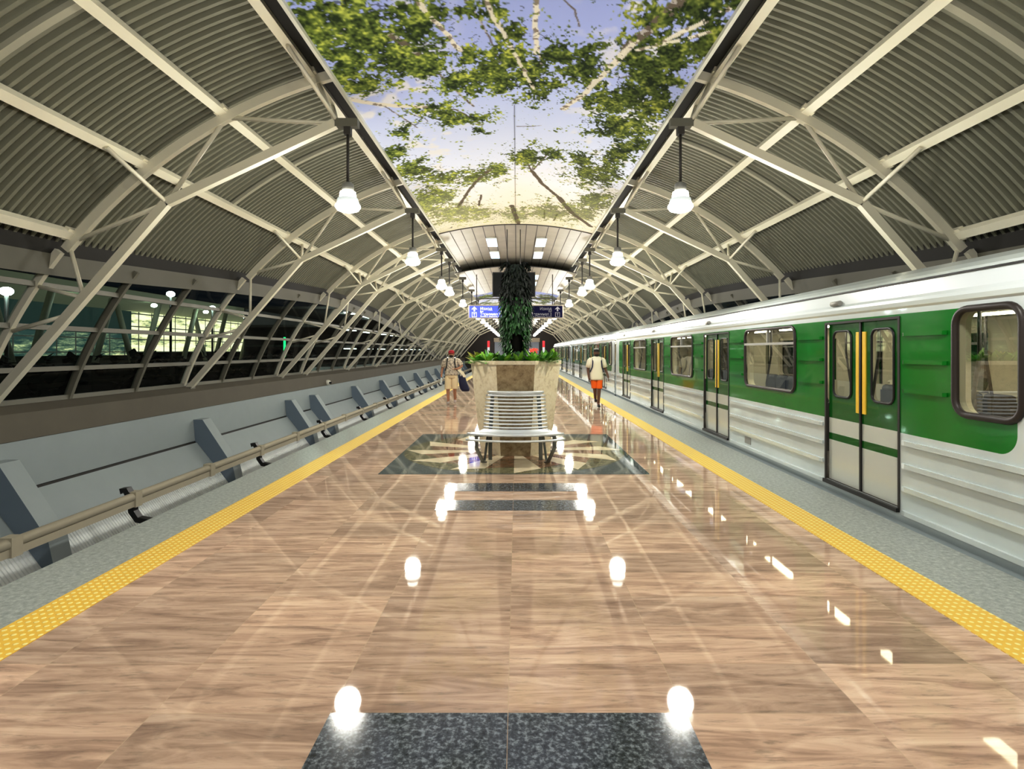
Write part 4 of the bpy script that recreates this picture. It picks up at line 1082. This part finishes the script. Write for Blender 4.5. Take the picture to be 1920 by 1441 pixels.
mb=MB(); mb.lathe([(.3,0),(.45,1.1),(.4,1.1)],n=16); mb.build('pot',m_cap,r)
mb=MB()
for k in range(140):
    a=random.uniform(0,2*PI); leaf(mb,(random.uniform(-.5,.5),random.uniform(-.3,.3),1.3+random.uniform(0,.7)),(math.cos(a),math.sin(a),.4),(0,0,1),.3,.2,.2)
mb.build('blossom',mat('orange_blossom',srgb(236,112,70),.6,emis=srgb(236,112,70),es=.3),r)  # slight glow put into the blossom colour in place of light on it

# ------------------------------------------------------------------ outside, beyond the glazing
GZ=-2.0
struct(MB().box(-160,-8.7,-40,220,GZ-.2,GZ).build('ground_outside',mat('asphalt_night',srgb(24,28,30),.8,noise=.3,nscale=.3)))
m_fac=mat('lit_facade',srgb(210,200,150),.6,emis=srgb(235,228,170),es=1.3)
def mat_facade(lo=.36,name='lit_glass_facade'):
    m=bpy.data.materials.new(name); m.use_nodes=True; nt=m.node_tree; b=nt.nodes['Principled BSDF']; L=nt.links
    tc=nt.nodes.new('ShaderNodeTexCoord'); sp=nt.nodes.new('ShaderNodeSeparateXYZ'); L.new(tc.outputs['Object'],sp.inputs[0])
    n=N(nt,'ShaderNodeTexNoise'); n.inputs['Scale'].default_value=.45; n.inputs['Detail'].default_value=5; n.inputs['Roughness'].default_value=.8; vm=nt.nodes.new('ShaderNodeVectorMath'); vm.operation='MULTIPLY'; vm.inputs[1].default_value=(1,.45,2.6); L.new(tc.outputs['Object'],vm.inputs[0]); L.new(vm.outputs[0],n.inputs['Vector'])
    gy=M(nt,'LESS_THAN',M(nt,'FRACT',M(nt,'DIVIDE',sp.outputs[1],2.4)),.07); gz=M(nt,'LESS_THAN',M(nt,'FRACT',M(nt,'DIVIDE',sp.outputs[2],1.5)),.08)
    c=ramp(nt,n.outputs['Fac'],[(lo,srgb(26,58,54)),(lo+.1,srgb(110,130,100)),(lo+.18,srgb(225,222,168)),(lo+.3,srgb(255,252,214))])
    c=mixc(nt,M(nt,'MAXIMUM',gy,gz),c,srgb(40,44,36)); L.new(c,b.inputs['Emission Color']); b.inputs['Emission Strength'].default_value=1.1; b.inputs['Base Color'].default_value=(.05,.05,.05,1)
    return m
m_gf=mat_facade(.27); m_gf2=mat_facade(.47,'dim_glass_facade'); m_teal=mat('teal_wall',srgb(40,62,58),.7,emis=srgb(50,80,74),es=.25,noise=.3,nscale=.3)  # teal wall has a weak glow painted in for night lighting
m_can=mat('canopy_soffit',srgb(120,124,100),.7,emis=srgb(120,128,100),es=.30,noise=.2,nscale=.2)  # lamplight on the soffit put in as a glow of the material
m_tcol=mat('terminal_column',srgb(150,150,130),.6)
m_night=mat('night_lamp',(1,1,1,1),.3,emis=srgb(225,250,240),es=30)
r=empty('terminal_building',(0,0,0),'airport terminal with lit glass facade and broad pale canopy seen through the glazed wall','building')
MB().box(-46,-45,66,98,1.5,6.3).build('facade',m_gf,r)
MB().box(-46,-45,20,66,1.2,3.6).build('facade',m_gf2,r)
MB().box(-46,-45,20,66,3.6,6.3).build('upper_wall',m_teal,r)
MB().box(-46,-45,98,130,1.0,3.6).build('facade',m_gf2,r)
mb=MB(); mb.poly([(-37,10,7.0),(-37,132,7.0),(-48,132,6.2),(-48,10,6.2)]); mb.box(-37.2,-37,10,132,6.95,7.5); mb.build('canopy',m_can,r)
MB().box(-60,-46,10,132,GZ,9).build('main_block',m_dark,r)
for k in range(16):
    y=18+7.2*k; MB().tube([(-41,y,GZ),(-39.5,y+1.3,7)],.28,8).build('column',m_tcol,r)
    if k%2==0: MB().tube([(-41,y,GZ),(-42.5,y-1.3,7)],.28,8).build('column',m_tcol,r)
for k in range(9):
    y=20+10*k
    mb=MB(); ball(mb,(-38.5,y,6.5),.3,.3,.2); mb.build('soffit_lamp',m_night,r)
for k,(x,y,z) in enumerate([(-26,28.8,4.7),(-27,44.1,6.1),(-28,52,5.6)]):
    q=empty('street_light',(x,y,GZ),'bright street light on a pole outside the glazed wall, %s from the camera'%ORD[k],'street light')
    MB().tube([(0,0,0),(0,0,z-GZ)],.09,8).build('pole',m_rod,q); mb=MB(); ball(mb,(0,0,z-GZ),.3,.3,.22); mb.build('lamp_head',m_night,q)
q=empty('lit_sign_pillar',(-29,70.6,GZ),'tall green lit pillar sign outside the glazed wall','sign')
MB().box(-.15,.15,-.15,.15,0,2.2).build('post',m_rod,q); MB().box(-.1,.1,-.1,.1,2.2,5.4).build('lit_face',mat('green_glow',srgb(20,200,110),.5,emis=srgb(30,230,130),es=1.6),q)
# hedges
m_hedge=leafmat('night_hedge',srgb(4,8,6),srgb(12,20,14),.9)
for k in range(5):
    y=13+11.6*k; mb=MB()
    for j in range(420):
        leaf(mb,(random.uniform(-.8,.8),random.uniform(-4.9,4.9),random.uniform(0,3.1)+.3*math.sin(j)),(random.uniform(-1,1),random.uniform(-1,1),random.uniform(0,1)),(0,0,1),.7,.5,.2,0,2)
    mb.box(-.6,.6,-5.1,5.1,0,2.9)
    tag(mb.build('hedge',m_hedge,loc=(-24,y,GZ)),'dark hedge outside the glazed wall, %s stretch from the camera'%ORD[k],'hedge',kind=None)
# multi-storey parking structure further along
r=empty('parking_garage',(-29.5,0,0),'dark open parking garage with rows of white strip lights far along the glazed wall','building')
for z in (-.4,2.2,4.8,7.2): MB().box(-6,6,74,190,z,z+.3).build('floor_slab',m_dark,r)
MB().box(-6.2,-6,74,190,GZ,7.4).build('back_wall',m_dark,r)
m_strip=mat('garage_strip_light',(1,1,1,1),.4,emis=srgb(240,250,235),es=3)
for z in (2.05,4.65,7.05):
    for k in range(10): MB().box(5.6,6.4,78+9.5*k,81.5+9.5*k,z-.12,z).build('strip_light',m_strip,r)
# parked cars far outside
m_carp=mat('parked_car_paint_glow',srgb(150,156,150),.3,emis=srgb(130,140,130),es=.3)  # light on the cars is put into the paint as a glow
def make_parked():
    q=empty('parked_car',(0,0,0),'x','car','parked cars outside')
    mb=MB(); sec=[(-2.1,.35,.75),(-2.0,.3,.95),(-1.2,.28,1.0),(-.6,.28,1.42),(.9,.28,1.45),(1.5,.28,1.05),(2.1,.3,.95),(2.15,.35,.7)]
    for y,z0,z1 in sec: mb.v += [(-.85,y,z0),(-.85,y,min(z1,.95)),(-.65,y,z1),(.65,y,z1),(.85,y,min(z1,.95)),(.85,y,z0)]
    for i in range(len(sec)-1):
        for k in range(6): mb.face((6*i+k,6*i+(k+1)%6,6*i+6+(k+1)%6,6*i+6+k))
    mb.face(range(6)); mb.face([42+k for k in range(6)][::-1]); mb.build('car_body',m_carp,q)
    mb=MB()
    for y in (-1.3,1.3):
        for x in (-.85,.7): mb.tube([(x,y,.32),(x+.15,y,.32)],.32,12)
    mb.build('wheels',m_black,q); return q
pc=None; n_=0
for row in range(3):
    for k in range(7):
        y=66+7*k+row*2; x=-20-row*6
        lb='pale parked car outside, row %s beyond the glazing, %s in its row'%(['one','two','three'][row],ORD[k])
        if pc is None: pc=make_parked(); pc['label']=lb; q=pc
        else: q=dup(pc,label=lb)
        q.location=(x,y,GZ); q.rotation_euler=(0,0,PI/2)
for k in range(3):
    ld=bpy.data.lights.new('car_park_light','POINT'); ld.energy=900; ld.shadow_soft_size=.3; ld.color=(.85,1,.92)  # point lights above the parked cars, apart from the modelled street lights
    lo=bpy.data.objects.new('car_park_light',ld); COL.objects.link(lo); lo.location=(-25,70+14*k,7)

# ------------------------------------------------------------------ world, camera
w=bpy.data.worlds.new('night'); S.world=w; w.use_nodes=True; bg=w.node_tree.nodes['Background']; bg.inputs[0].default_value=(.02,.03,.04,1); bg.inputs[1].default_value=.15
cam=bpy.data.cameras.new('camera'); co=bpy.data.objects.new('camera',cam); COL.objects.link(co)
co.location=(0,0,1.65); co.rotation_euler=(PI/2,0,0); cam.sensor_width=36; cam.lens=1060/1920*36
cam.shift_x=-9/1920; cam.shift_y=-62.5/1920; cam.clip_end=500
S.camera=co
S.view_settings.view_transform='Standard'; S.view_settings.exposure=0.42; S.view_settings.gamma=1.0

S.view_settings.use_curve_mapping=True
cm=S.view_settings.curve_mapping; cv=cm.curves[3]
cv.points.new(.22,.185); cv.points.new(.62,.665); cm.update()
